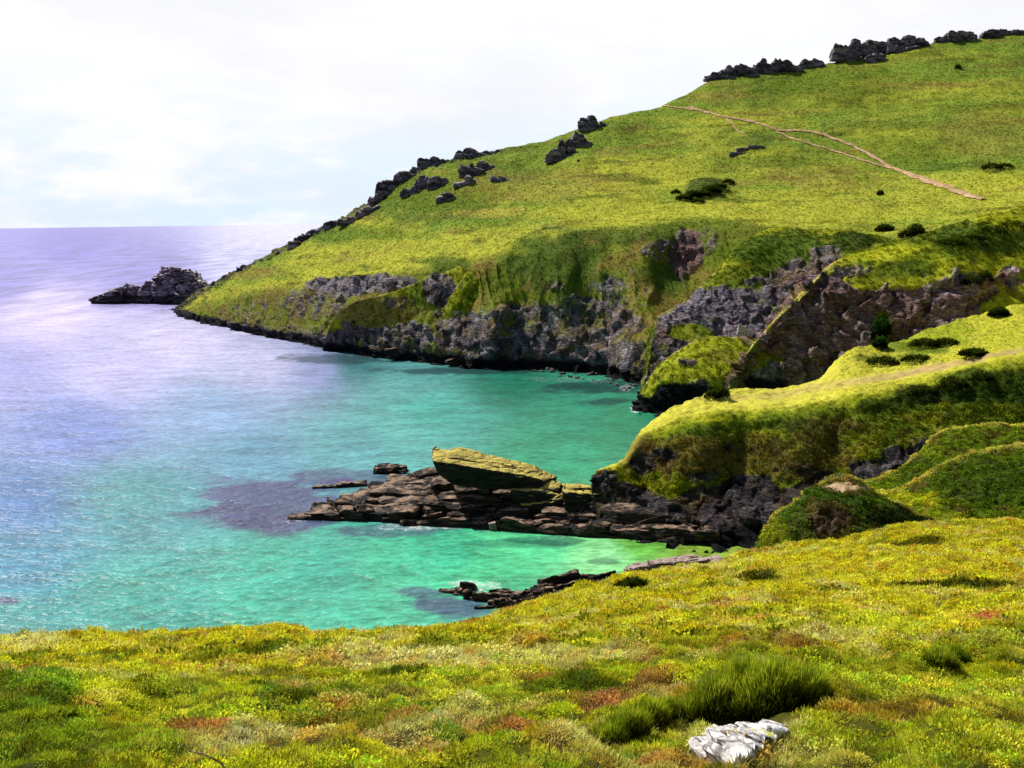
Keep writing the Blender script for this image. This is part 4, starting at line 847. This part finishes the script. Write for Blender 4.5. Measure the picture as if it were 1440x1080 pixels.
# lower reef
sl2 = [(616, 834, 672, 840, .1, .5, 1.4), (634, 838, 720, 846, .3, .9, 1.8), (660, 846, 752, 850, .6, 1.2, 2.2), (700, 850, 800, 842, .9, 1.6, 2.4), (690, 856, 770, 850, .4, .9, 1.4), (735, 848, 840, 838, 1.4, 2.4, 2.4), (755, 838, 870, 826, 1.8, 2.4, 2.4), (800, 848, 900, 834, 1.8, 2.8, 2.6), (840, 828, 920, 820, 1.7, 1.9, 2), (880, 818, 960, 812, 1.0, .8, 2), (940, 812, 1010, 806, .6, .6, 2), (665, 858, 700, 857, .2, .4, .8)]
parts = [hull_rock(slab(*s_, tilt=.25, base=-.8), 5, .16, 1., 40 + i, 3) for i, s_ in enumerate(sl2)]
for i in range(36):
    u0 = random.uniform(640, 960); vb = np.interp(u0, [640, 700, 800, 960], [840, 856, 845, 820]) - random.uniform(-2, 8); w_ = random.uniform(10, 34)
    parts.append(hull_rock(slab(u0, vb, u0 + w_, vb - random.uniform(0, 4), random.uniform(.3, 1.5), random.uniform(.3, 1.5), random.uniform(.7, 2.), random.uniform(-.3, .4), -.6), 3, .16, 1.1, 140 + i, 3))
tag(add_mesh('rock_reef', *join_rocks(parts), M_REEF), 'lower dark jagged reef just beyond the near slope, with foam around its tip', 'reef')

tag(add_mesh('rock_ledge', *join_rocks([hull_rock(slab(878, 808, 930, 804, .8, 1.2, 2.4), 5, .12, 1., 31, 3), hull_rock(slab(915, 806, 985, 800, 1.2, 1.3, 3.), 5, .12, 1., 32, 3), hull_rock(slab(960, 803, 1020, 799, 1.3, 1.2, 3.), 5, .12, 1., 33, 3)]), M_PALE), 'pale sunlit ledge of rock where the lower reef meets the shore', 'rock ledge')
# far islet
isl = [outline([(122, 423), (140, 413), (175, 404), (200, 403), (215, 427), (128, 427)], 700, 712), outline([(190, 427), (198, 400), (212, 392), (235, 392), (250, 428)], 694, 712),
       outline([(212, 428), (215, 388), (226, 380), (244, 377), (262, 379), (268, 388), (288, 403), (284, 428)], 688, 708), outline([(240, 430), (250, 400), (278, 398), (288, 404), (270, 428)], 682, 696), outline([(216, 395), (222, 381), (240, 377), (256, 380), (258, 395)], 690, 700), outline([(130, 424), (150, 411), (170, 408), (175, 427)], 696, 704), outline([(262, 392), (266, 384), (272, 392), (276, 402), (264, 402)], 690, 696)]
tag(add_mesh('islet', *join_rocks([hull_rock(x, 6, .17, .55, 60 + i, 5) for i, x in enumerate(isl)]), M_ISLE), 'rocky islet off the tip of the headland, low black ledge at its left', 'islet')

# shore boulders under the headland
g = np.random.default_rng(77)
for i in range(64):
    u0 = g.uniform(725, 900); vb = np.interp(u0, [725, 800, 860, 900], [519, 530, 541, 556]) - g.uniform(-2, 13); w_ = g.uniform(2.5, 9) * (1.6 if i < 8 else 1)
    c = P(np.array(u0), np.array(vb), WY(u0, vb)); s_ = w_ / 1500 * c[1] * .5
    q = g.normal(size=(14, 3)); q /= np.linalg.norm(q, axis=1)[:, None]; q = q * s_ * np.array([1.2, 1, .7]) + c + np.array([0, 0, s_ * .2])
    o = add_mesh('shore_boulder', *hull_rock(q, 3, .1, 1., i, 0), M_GREY if g.random() < .55 else M_REEF)
    tag(o, 'loose boulder on the stony shore under the headland cliff', 'boulder', 'boulders on the shore under the headland')
for (poly, yf, yb, lab, mt) in [([(632, 492), (640, 485), (660, 487), (668, 497), (662, 502), (636, 501)], 372, 376, 'moss-topped boulder at the foot of the headland cliff by the water', M_MOSS),
                            ([(625, 508), (640, 503), (655, 505), (656, 514), (628, 514)], 368, 372, 'dark boulder in the water below the moss-topped one', M_REEF),
                            ([(540, 492), (556, 489), (566, 497), (560, 503), (545, 502)], 386, 390, 'brown boulder under the double spurs of the headland', M_REEF)]:
    tag(add_mesh('boulder', *hull_rock(outline(poly, yf, yb), 5, .1, 1., 21, 4), mt), lab, 'boulder')
tag(add_mesh('boulder', *hull_rock(outline([(1036, 472), (1039, 456), (1042, 455), (1054, 466), (1052, 473)], 278.5, 281, .7), 4, .05, 1., 22, 0), rock_material('pale_stone', (.45, .42, .42), (.7, .66, .66), scale=1.)), 'pale pointed stone on the crest of the low green spur', 'boulder')

# tors along the skyline and on the slope; (u, v of the foot, width, height) in photo pixels
def tor(blocks, label, name='rock_outcrop', mat=None, seed=0, rag=1.):
    parts = []; g = np.random.default_rng(seed)
    for (u0, vb, w_, h_) in blocks:
        h = drop(u0, vb, ['headland'])
        k = 0
        while h is None and k < 30: k += 1; h = drop(u0, vb + k * 1.5, ['headland'])
        if h is None: continue
        h_ = h_ * .86; vb = vb + 1; y = h[0].y; n = max(2, int(w_ / 10))
        for j in range(n + 1):
            uu = u0 + (j - n / 2) * w_ / (n + 1) * .95 + g.normal() * 1.; ww = w_ / n * g.uniform(.8, 1.5); hh = h_ * (g.uniform(.28, 1.05) if j != n // 2 else 1.)
            l, r_ = uu - ww * .7, uu + ww * .7; lean = g.uniform(-.35, .35) * ww
            pts = outline([(l - 1, vb + 5), (l + g.uniform(-1.5, 2), vb - hh * g.uniform(.25, .7)), (uu - ww * g.uniform(.1, .45) + lean, vb - hh), (uu + ww * g.uniform(.0, .4) + lean, vb - hh * g.uniform(.8, 1.)), (r_ + g.uniform(-2, 2), vb - hh * g.uniform(.2, .7)), (r_ + 1, vb + 5)], y - 1, y + ww / 1500 * y * .9 + 2, .8)
            parts.append(hull_rock(pts, 4, .17 * rag, 1.1, int(g.integers(999)), 4))
    return tag(add_mesh(name, *join_rocks(parts), mat or M_TOR), label, 'rocks')
tor([(1012, 108, 30, 13), (1045, 106, 36, 20), (1075, 102, 30, 25), (1105, 99, 34, 22), (1145, 93, 34, 15), (1190, 80, 34, 25), (1214, 72, 34, 22), (1238, 66, 22, 12)], 'long ragged row of dark crags along the top skyline', seed=1)
tor([(1262, 62, 20, 14), (1285, 60, 36, 14)], 'low dark crag on the skyline between the long row and the small crag', seed=2)
tor([(1236, 86, 34, 15)], 'small dark outcrop below the skyline, under the end of the long row', seed=3)
tor([(1272, 72, 40, 11)], 'flat dark ledge of rock just under the skyline crag', seed=4)
tor([(1332, 55, 18, 9), (1354, 53, 28, 14)], 'small dark crag alone on the skyline near the right edge', seed=5)
tor([(1412, 48, 60, 11), (1460, 46, 60, 10)], 'low rock ridge at the right end of the skyline', seed=6)
tor([(838, 180, 36, 22)], 'dark crag cutting the skyline halfway up the headland', seed=7)
tor([(792, 222, 34, 34), (815, 205, 34, 26)], 'tall dark crag on the slope just below the skyline crag', seed=8)
tor([(655, 221, 24, 17), (672, 218, 30, 9), (697, 215, 26, 7)], 'blocky dark rocks on the skyline with a high left knob', seed=9)
tor([(666, 246, 34, 20), (684, 238, 30, 16), (660, 258, 26, 16)], 'broken grey rocks in the grass below the skyline knob', seed=10)
tor([(706, 254, 24, 10)], 'reddish flat rocks in the grass right of the grey ones', seed=11)
tor([(631, 280, 22, 14)], 'lone grey rock lowest in the grass of the upper slope', seed=12)
tor([(610, 232, 40, 15), (585, 242, 26, 10)], 'pinnacled rocks breaking the skyline left of the knob', seed=13)
tor([(568, 254, 26, 18), (548, 270, 34, 22), (533, 284, 26, 20)], 'steep jagged dark crags stepping down the skyline', seed=14)
tor([(600, 262, 30, 18), (618, 262, 26, 18), (580, 272, 30, 12)], 'dark crags in the slope below the pinnacled rocks', seed=15)
tor([(518, 300, 30, 14), (495, 312, 28, 10)], 'dark scattered rocks on the slope below the stepped crags', seed=16)
tor([(470, 316, 30, 8), (448, 326, 28, 8)], 'low line of rocks on the falling skyline', seed=17)
tor([(428, 338, 20, 13), (414, 348, 14, 12)], 'brown rock knob low on the skyline toward the tip', seed=18)
tor([(340, 378, 9, 8)], 'tiny dark rock on the skyline nearest the islet', seed=19)
tor([(1060, 208, 40, 6), (1040, 216, 20, 5)], 'line of grey stones on the knoll beside the footpath', seed=20, mat=M_GREY)
for i, (u0, v0, s_) in enumerate([(958, 222, 4), (1020, 243, 4), (1027, 257, 3), (1050, 238, 4), (846, 208, 3), (813, 227, 5), (1085, 110, 4), (1072, 113, 4), (690, 218, 3), (780, 263, 2.5), (1140, 186, 2.5), (917, 230, 3)]):
    h = drop(u0, v0, ['headland'])
    if h is None: continue
    c = np.array(h[0][:]); r_ = s_ / 1500 * c[1] * .5; g = np.random.default_rng(i + 300); q = g.normal(size=(12, 3)); q /= np.linalg.norm(q, axis=1)[:, None]
    tag(add_mesh('field_stone', *hull_rock(q * r_ * np.array([1.2, 1, .8]) + c + np.array([0, 0, r_ * .3]), 3, .08, 1., i, 0), M_GREY), 'small pale stone scattered in the headland grass', 'stone', 'stones scattered in the headland grass')

# white quartz stone in the near grass
g = np.random.default_rng(5)
parts = []
def sY(u, v): return drop(u, min(v, 1078), ['hillside'])[0].y
for i, pl in enumerate([[(972, 1026), (1003, 1021), (1052, 1058), (1050, 1072), (1030, 1075), (976, 1040)], [(992, 1023), (1018, 1020), (1064, 1046), (1062, 1060), (1048, 1064), (998, 1034)], [(1014, 1022), (1034, 1018), (1078, 1038), (1074, 1052), (1058, 1054)],
                        [(1034, 1020), (1056, 1015), (1098, 1029), (1092, 1040), (1070, 1044)], [(1056, 1018), (1074, 1013), (1118, 1024), (1112, 1030), (1086, 1032)]]):
    q = []
    for (u, v) in pl:
        y = sY(u, v + 6) ; q.append(P(np.array(u), np.array(v), y - .30)); b2_ = P(np.array(u), np.array(v), y - .30); q.append(b2_ + np.array([0, .35, -.35]))
    parts.append(hull_rock(q, 5, .06, .5, i + 7, 5))
tag(add_mesh('white_stone', *join_rocks(parts), M_QUARTZ), 'white grooved quartz stone half buried below the dark gorse bush', 'stone')

# ------------------------------------------------------------------ footpaths on the headland
def path_mesh(name, pl, widths, sheet='headland', lift=.65):
    a = np.array(pl, float); t = np.concatenate([[0], np.cumsum(np.hypot(*np.diff(a, axis=0).T))]); tt = np.arange(0, t[-1], 3.)
    us, vs = gsmooth(np.interp(tt, t, a[:, 0]), 2), gsmooth(np.interp(tt, t, a[:, 1]), 2); ws = np.interp(tt, t, np.interp(np.arange(len(a)), np.linspace(0, len(a) - 1, len(widths)), widths))
    pts = []; w2 = []
    for u, v, w in zip(us, vs, ws):
        h = drop(u, v, [sheet])
        if h: pts.append(np.array(h[0][:])); w2.append(w)
    pts = np.array(pts); pts = gsmooth(pts, 2.5); V, Fc = [], []
    tan = np.gradient(pts, axis=0); side = np.stack([tan[:, 1], -tan[:, 0], 0 * tan[:, 0]], 1); side /= np.linalg.norm(side, axis=1)[:, None]
    bv = bvh(sheet)
    for k in range(len(pts)):
        for s_ in (-1, -.4, .4, 1):
            q = pts[k] + side[k] * s_ * w2[k] * .5 * (1 + .25 * math.sin(k * .9 + s_))
            h = bv.ray_cast(Vector((q[0], q[1], 400)), Vector((0, 0, -1)))
            z = h[0].z if h[0] else q[2]; V.append((q[0], q[1], z + (lift if abs(s_) < .5 else lift * .6)))
        if k: o_ = 4 * k; Fc += [(o_ - 4 + j, o_ - 3 + j, o_ + 1 + j, o_ + j) for j in range(3)]
    return V, Fc
m, nt, out = new_mat('bare_earth'); b = NB(nt); pos = b.n('ShaderNodeNewGeometry').outputs['Position']
c = b.mix(b.ramp(b.noise(pos, .5, 5, .7), .35, .65), (.34, .21, .10), (.62, .44, .26))
d = b.n('ShaderNodeBsdfDiffuse'); b.l(c, d.inputs[0]); b.l(d.outputs[0], out.inputs[0]); M_PATH = m
for pl, wd in zip(HPATHS, [(1.0, 2.0, 1.7, 2.0, 3.0, 2.8), (1.4, 1.5, 1.2), (.8, .8), (.7, 1.)]):
    V_, F_ = path_mesh('footpath', pl, wd); V_ = np.array(V_); o = add_mesh('footpath', V_, F_, M_PATH); o['kind'] = 'structure'

# ------------------------------------------------------------------ bushes
def bush_material(name, c1, c2):
    m, nt, out = new_mat(name); b = NB(nt); s = b.n('ShaderNodeAttribute', attribute_name='shade'); pos = b.n('ShaderNodeNewGeometry').outputs['Position']
    n_ = b.noise(pos, 3., 3, .6); c = b.mix(b.ramp(n_, .35, .65), c1, c2)
    sc_ = b.n('ShaderNodeVectorMath', operation='SCALE'); b.l(c, sc_.inputs[0]); b.l(s.outputs['Fac'], sc_.inputs['Scale'])
    d = b.n('ShaderNodeBsdfDiffuse'); t = b.n('ShaderNodeBsdfTranslucent'); mx = b.n('ShaderNodeMixShader'); mx.inputs[0].default_value = .5
    b.l(sc_.outputs[0], d.inputs[0]); b.l(sc_.outputs[0], t.inputs[0]); b.l(d.outputs[0], mx.inputs[1]); b.l(t.outputs[0], mx.inputs[2]); b.l(mx.outputs[0], out.inputs[0]); return m
M_GORSE = bush_material('gorse_green', (.34, .48, .022), (.70, .80, .04)); M_DBUSH = bush_material('dark_bush_green', (.035, .055, .008), (.12, .17, .014)); M_IVY = bush_material('ivy_green', (.03, .09, .015), (.05, .16, .02))
M_STEM = rock_material('dry_stem', (.35, .26, .12), (.7, .58, .34), scale=20)
def gorse(name, lobes, n, l, w, mat, label, seed, names=('hillside',), Yoff=0., leaf=False, upb=.9, cat='bush', inner=.25):
    """lobes: (u, v of the foot, radius px, height px)"""
    g = np.random.default_rng(seed); base, dirs, sh, hfs = [], [], [], []
    tot = sum(a[2] * a[3] for a in lobes); org = None
    for (u0, vb, rp, hp) in lobes:
        h = drop(u0, vb, names); c = np.array(h[0][:]); k = c[1] / 1500; R_ = rp * k; Hh = hp * k
        if org is None: org = c.copy()
        m_ = int(n * rp * hp / tot); d = g.normal(size=(m_, 3)); d[:, 2] = np.abs(d[:, 2]); d /= np.linalg.norm(d, axis=1)[:, None]
        r = inner + (1 - inner) * g.random(m_) ** .4; r *= 1 + .25 * perlin(d * 2.2 + seed, 3)
        base.append(c + d * r[:, None] * np.array([R_, R_ * .8, Hh])); hfs.append(d[:, 2] * r); dd = d * .7 + np.array([0, 0, upb]) + g.normal(size=d.shape) * .25; dirs.append(dd / np.linalg.norm(dd, axis=1)[:, None]); sh.append(r)
    base = np.concatenate(base); dirs = np.concatenate(dirs); sh = np.concatenate(sh)
    hf = .18 + .95 * sstep(.2, .8, np.concatenate(hfs))  # foliage dimmed towards the foot: shade under the bush put into its colour
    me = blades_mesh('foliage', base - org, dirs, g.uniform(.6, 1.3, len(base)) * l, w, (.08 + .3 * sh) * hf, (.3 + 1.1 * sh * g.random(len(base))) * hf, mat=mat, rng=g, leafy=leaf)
    root = bpy.data.objects.new(name, None); root.location = org; root.empty_display_size = .2; COL.objects.link(root)
    o = bpy.data.objects.new('foliage', me); o.parent = root; COL.objects.link(o)
    for (u0, vb, rp, hp) in lobes:       # woody stems forking from each foot
        V, Fc = [], []
        h = drop(u0, vb, names); c = np.array(h[0][:]) - org; k = h[0].y / 1500; R_ = rp * k; Hh = hp * k; rr = .035 * Hh; f0 = c - np.array([0, 0, .05])
        for a_ in range(4): V.append(f0 + np.array([math.cos(a_ * 1.571), math.sin(a_ * 1.571), 0]) * rr)
        for q in range(5):
            e = c + np.array([g.uniform(-.75, .75) * R_, g.uniform(-.6, .6) * R_, Hh * g.uniform(.6, .95)]); m_ = c * .5 + e * .5 + g.normal(size=3) * R_ * .08; prev = 0
            for t_, pt in ((1, m_), (2, e)):
                o_ = len(V); r3 = rr * (1 - .4 * t_)
                for a_ in range(4): V.append(pt + np.array([math.cos(a_ * 1.571), math.sin(a_ * 1.571), 0]) * r3)
                Fc += [(prev + a_, prev + (a_ + 1) % 4, o_ + (a_ + 1) % 4, o_ + a_) for a_ in range(4)]
                prev = o_
        me2 = bpy.data.meshes.new('stem'); me2.from_pydata([list(map(float, x)) for x in V], [], Fc); me2.materials.append(M_WOOD)
        o2 = bpy.data.objects.new('stem', me2); o2.parent = root; COL.objects.link(o2)
    return tag(root, label, cat)
M_WOOD = rock_material('dark_wood', (.03, .02, .012), (.10, .07, .045), scale=12)
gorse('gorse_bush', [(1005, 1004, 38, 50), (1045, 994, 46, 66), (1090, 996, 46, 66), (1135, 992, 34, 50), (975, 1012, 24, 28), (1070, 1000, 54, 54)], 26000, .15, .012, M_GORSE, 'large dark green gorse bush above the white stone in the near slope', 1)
gorse('gorse_bush', [(855, 1048, 26, 22), (885, 1032, 30, 30), (915, 1018, 28, 30), (938, 1010, 20, 22)], 11000, .13, .010, M_GORSE, 'low slanting band of green gorse left of the large bush', 2)
gorse('gorse_bush', [(1322, 940, 24, 26), (1342, 934, 22, 24)], 5000, .15, .013, M_GORSE, 'small bright green gorse tuft on the slope at the right', 3)
gorse('gorse_bush', [(45, 1016, 40, 16), (80, 1012, 26, 13), (12, 1020, 26, 12)], 12000, .06, .014, M_GORSE, 'rounded dark bush mound at the lower left corner', 4, upb=.4)
gorse('gorse_bush', [(876, 832, 14, 12), (890, 829, 18, 16), (906, 828, 12, 10)], 7000, .22, .03, M_DBUSH, 'dark round bush on the brow above the lower reef', 5, upb=.3)
far = [k for k in SHEETS if k != 'hillside']
gorse('thorn_bush', [(1244, 326, 12, 10)], 900, .8, .4, M_DBUSH, 'dark round thorn bush on the grass just above the brown cliff, left of its twin', 6, far, leaf=True, upb=.2)
gorse('thorn_bush', [(1276, 334, 12, 10), (1288, 330, 12, 14)], 1200, .8, .4, M_DBUSH, 'brown-green thorn bush right of the round one above the brown cliff', 7, far, leaf=True, upb=.2)
gorse('thorn_bush', [(962, 281, 11, 6), (975, 278, 13, 9), (988, 276, 11, 7), (1000, 271, 13, 9), (1012, 265, 10, 6), (1024, 258, 8, 5), (982, 285, 9, 4), (950, 272, 6, 4)], 3400, .9, .5, M_DBUSH, 'spreading dark thicket in the hollow of the headland slope', 8, far, leaf=True, upb=.2)
gorse('thorn_bush', [(1395, 238, 14, 7), (1412, 236, 12, 5)], 800, .8, .4, M_DBUSH, 'dark bush on the hillside at the right above the path', 9, far, leaf=True, upb=.2)
gorse('thorn_bush', [(1347, 97, 4, 5)], 300, .8, .4, M_DBUSH, 'tiny dark bush high on the hill at the right', 10, far, leaf=True, upb=.2)
gorse('thorn_bush', [(1238, 274, 4, 5)], 300, .8, .4, M_DBUSH, 'tiny dark bush below the middle of the footpath', 11, far, leaf=True, upb=.2)
gorse('bramble_bush', [(1002, 560, 12, 12), (1016, 558, 10, 14)], 1600, .4, .2, M_DBUSH, 'green bramble bush on the outer end of the middle spur', 12, far, leaf=True, upb=.3)
gorse('ivy', [(1236, 478, 10, 30), (1244, 470, 8, 20), (1238, 490, 9, 16)], 2200, .6, .4, M_IVY, 'bright green ivy hanging in a cleft of the brown cliff', 13, far, leaf=True, upb=.1, cat='ivy')
k = 0
for (lo_, lab) in [([(1395, 330, 22, 12), (1425, 322, 20, 12)], 'dark scrub on the shoulder above the brown cliff at the right edge'), ([(1340, 345, 20, 10), (1368, 338, 16, 9)], 'dark scrub in the middle of the shoulder above the brown cliff'),
                   ([(1366, 400, 14, 12), (1385, 395, 12, 14)], 'round bush at the right lip of the brown cliff'), ([(1405, 445, 14, 12)], 'round dark bush on the grass right of the brown cliff'), ([(1300, 487, 22, 10), (1330, 485, 16, 9)], 'low brambles on the crest of the middle spur'),
                   ([(1240, 512, 26, 9), (1290, 508, 22, 8)], 'dark brambles beside the sandy path on the middle spur'), ([(1370, 500, 20, 8)], 'small bramble patch above the sandy path at the right'), ([(1300, 555, 20, 12), (1340, 545, 22, 14), (1380, 535, 16, 12)], 'dark bramble thicket on the shaded side below the sandy path')]:
    k += 1; gorse('bramble_bush', lo_, 1800, .5, .25, M_DBUSH, lab, 20 + k, far, leaf=True, upb=.2)

# dry bent stem
def stem(pts, r, label):
    h = drop(pts[0][0], pts[0][1], ['hillside']); y = h[0].y; q = [P(np.array(a), np.array(b_), y - .12 + dy) for a, b_, dy in pts]; V, Fc = [], []
    for i, c in enumerate(q):
        rr = r * (1 - .6 * i / len(q))
        for j in range(6): V.append((c[0] + rr * .5 * math.cos(j * 1.047), c[1] + rr * math.sin(j * 1.047), c[2] + rr * math.cos(j * 1.047)))
        if i: Fc += [((i - 1) * 6 + j, (i - 1) * 6 + (j + 1) % 6, i * 6 + (j + 1) % 6, i * 6 + j) for j in range(6)]
    tag(add_mesh('dry_stem', np.array(V), Fc, M_STEM), label, 'stem')
stem([(318, 1084, 0), (312, 1074, 0), (300, 1067, -.05), (285, 1060, -.05), (268, 1056, 0)], .014, 'pale bent dry stem lying in the grass at the bottom left')
stem([(560, 1026, 0), (563, 1014, 0), (568, 1004, 0)], .006, 'short pale dry stalk standing left of the rusty patch')

# ------------------------------------------------------------------ light and sky
AZ = math.radians(-52); EL = math.radians(50)
sd = Vector((math.sin(AZ) * math.cos(EL), math.cos(AZ) * math.cos(EL), math.sin(EL)))
L = bpy.data.lights.new('sun', 'SUN'); L.energy = 5.0; L.angle = math.radians(.5); L.color = (1, .95, .84); lo_ = bpy.data.objects.new('sun', L); COL.objects.link(lo_)
lo_.rotation_euler = (-sd).to_track_quat('-Z', 'Y').to_euler(); lo_.location = (0, 0, 300)
w = bpy.data.worlds.new('World'); SC.world = w; w.use_nodes = True; nt = w.node_tree; nt.nodes.clear(); b = NB(nt)
sk = b.n('ShaderNodeTexSky', sky_type='NISHITA'); sk.sun_disc = False; sk.sun_elevation = EL; sk.sun_rotation = AZ
bg = b.n('ShaderNodeBackground'); bg.inputs[1].default_value = .07; b.l(sk.outputs[0], bg.inputs[0])
tc = b.n('ShaderNodeTexCoord').outputs['Generated']; sx = b.n('ShaderNodeSeparateXYZ'); b.l(tc, sx.inputs[0]); z = sx.outputs[2]
mp = b.n('ShaderNodeMapping'); b.l(tc, mp.inputs[0]); mp.inputs['Scale'].default_value = (1, 1, 3.2)
cn = b.noise(mp.outputs[0], 5.5, 7, .6); cn2 = b.noise(mp.outputs[0], 16, 5, .6)
lowb = b.ramp(z, .17, .0)                                   # thin blue showing low over the sea
cm = b.math('ADD', cn, b.math('MULTIPLY', b.math('SUBTRACT', cn2, .5), .35))
blue = b.math('MULTIPLY', b.ramp(cm, .60, .40), b.math('ADD', b.math('MULTIPLY', lowb, .9), .05))
cloud = b.mix(b.math('MULTIPLY', blue, .9), (.95, .945, .965), (.66, .82, .94))
gry = b.math('MULTIPLY', b.ramp(b.noise(mp.outputs[0], 3.6, 7, .6), .46, .68), .55)
cloud = b.mix(gry, cloud, (.80, .815, .87))
bg2 = b.n('ShaderNodeBackground'); b.l(cloud, bg2.inputs[0]); bg2.inputs[1].default_value = 1.07
# the bright cloud bank lies out over the sea, ahead and up to about 45 degrees; clearer sky behind and overhead
front = b.math('MULTIPLY', b.ramp(sx.outputs[1], .1, .55), b.ramp(z, .72, .42))
ms = b.n('ShaderNodeMixShader'); b.l(front, ms.inputs[0]); b.l(bg.outputs[0], ms.inputs[1]); b.l(bg2.outputs[0], ms.inputs[2])
wo = b.n('ShaderNodeOutputWorld'); b.l(ms.outputs[0], wo.inputs[0])
SC.view_settings.view_transform = 'Standard'; SC.view_settings.look = 'None'; SC.view_settings.exposure = 0; SC.view_settings.gamma = 1
SC.cycles.max_bounces = 4; SC.cycles.diffuse_bounces = 2; SC.cycles.glossy_bounces = 2; SC.cycles.transparent_max_bounces = 4
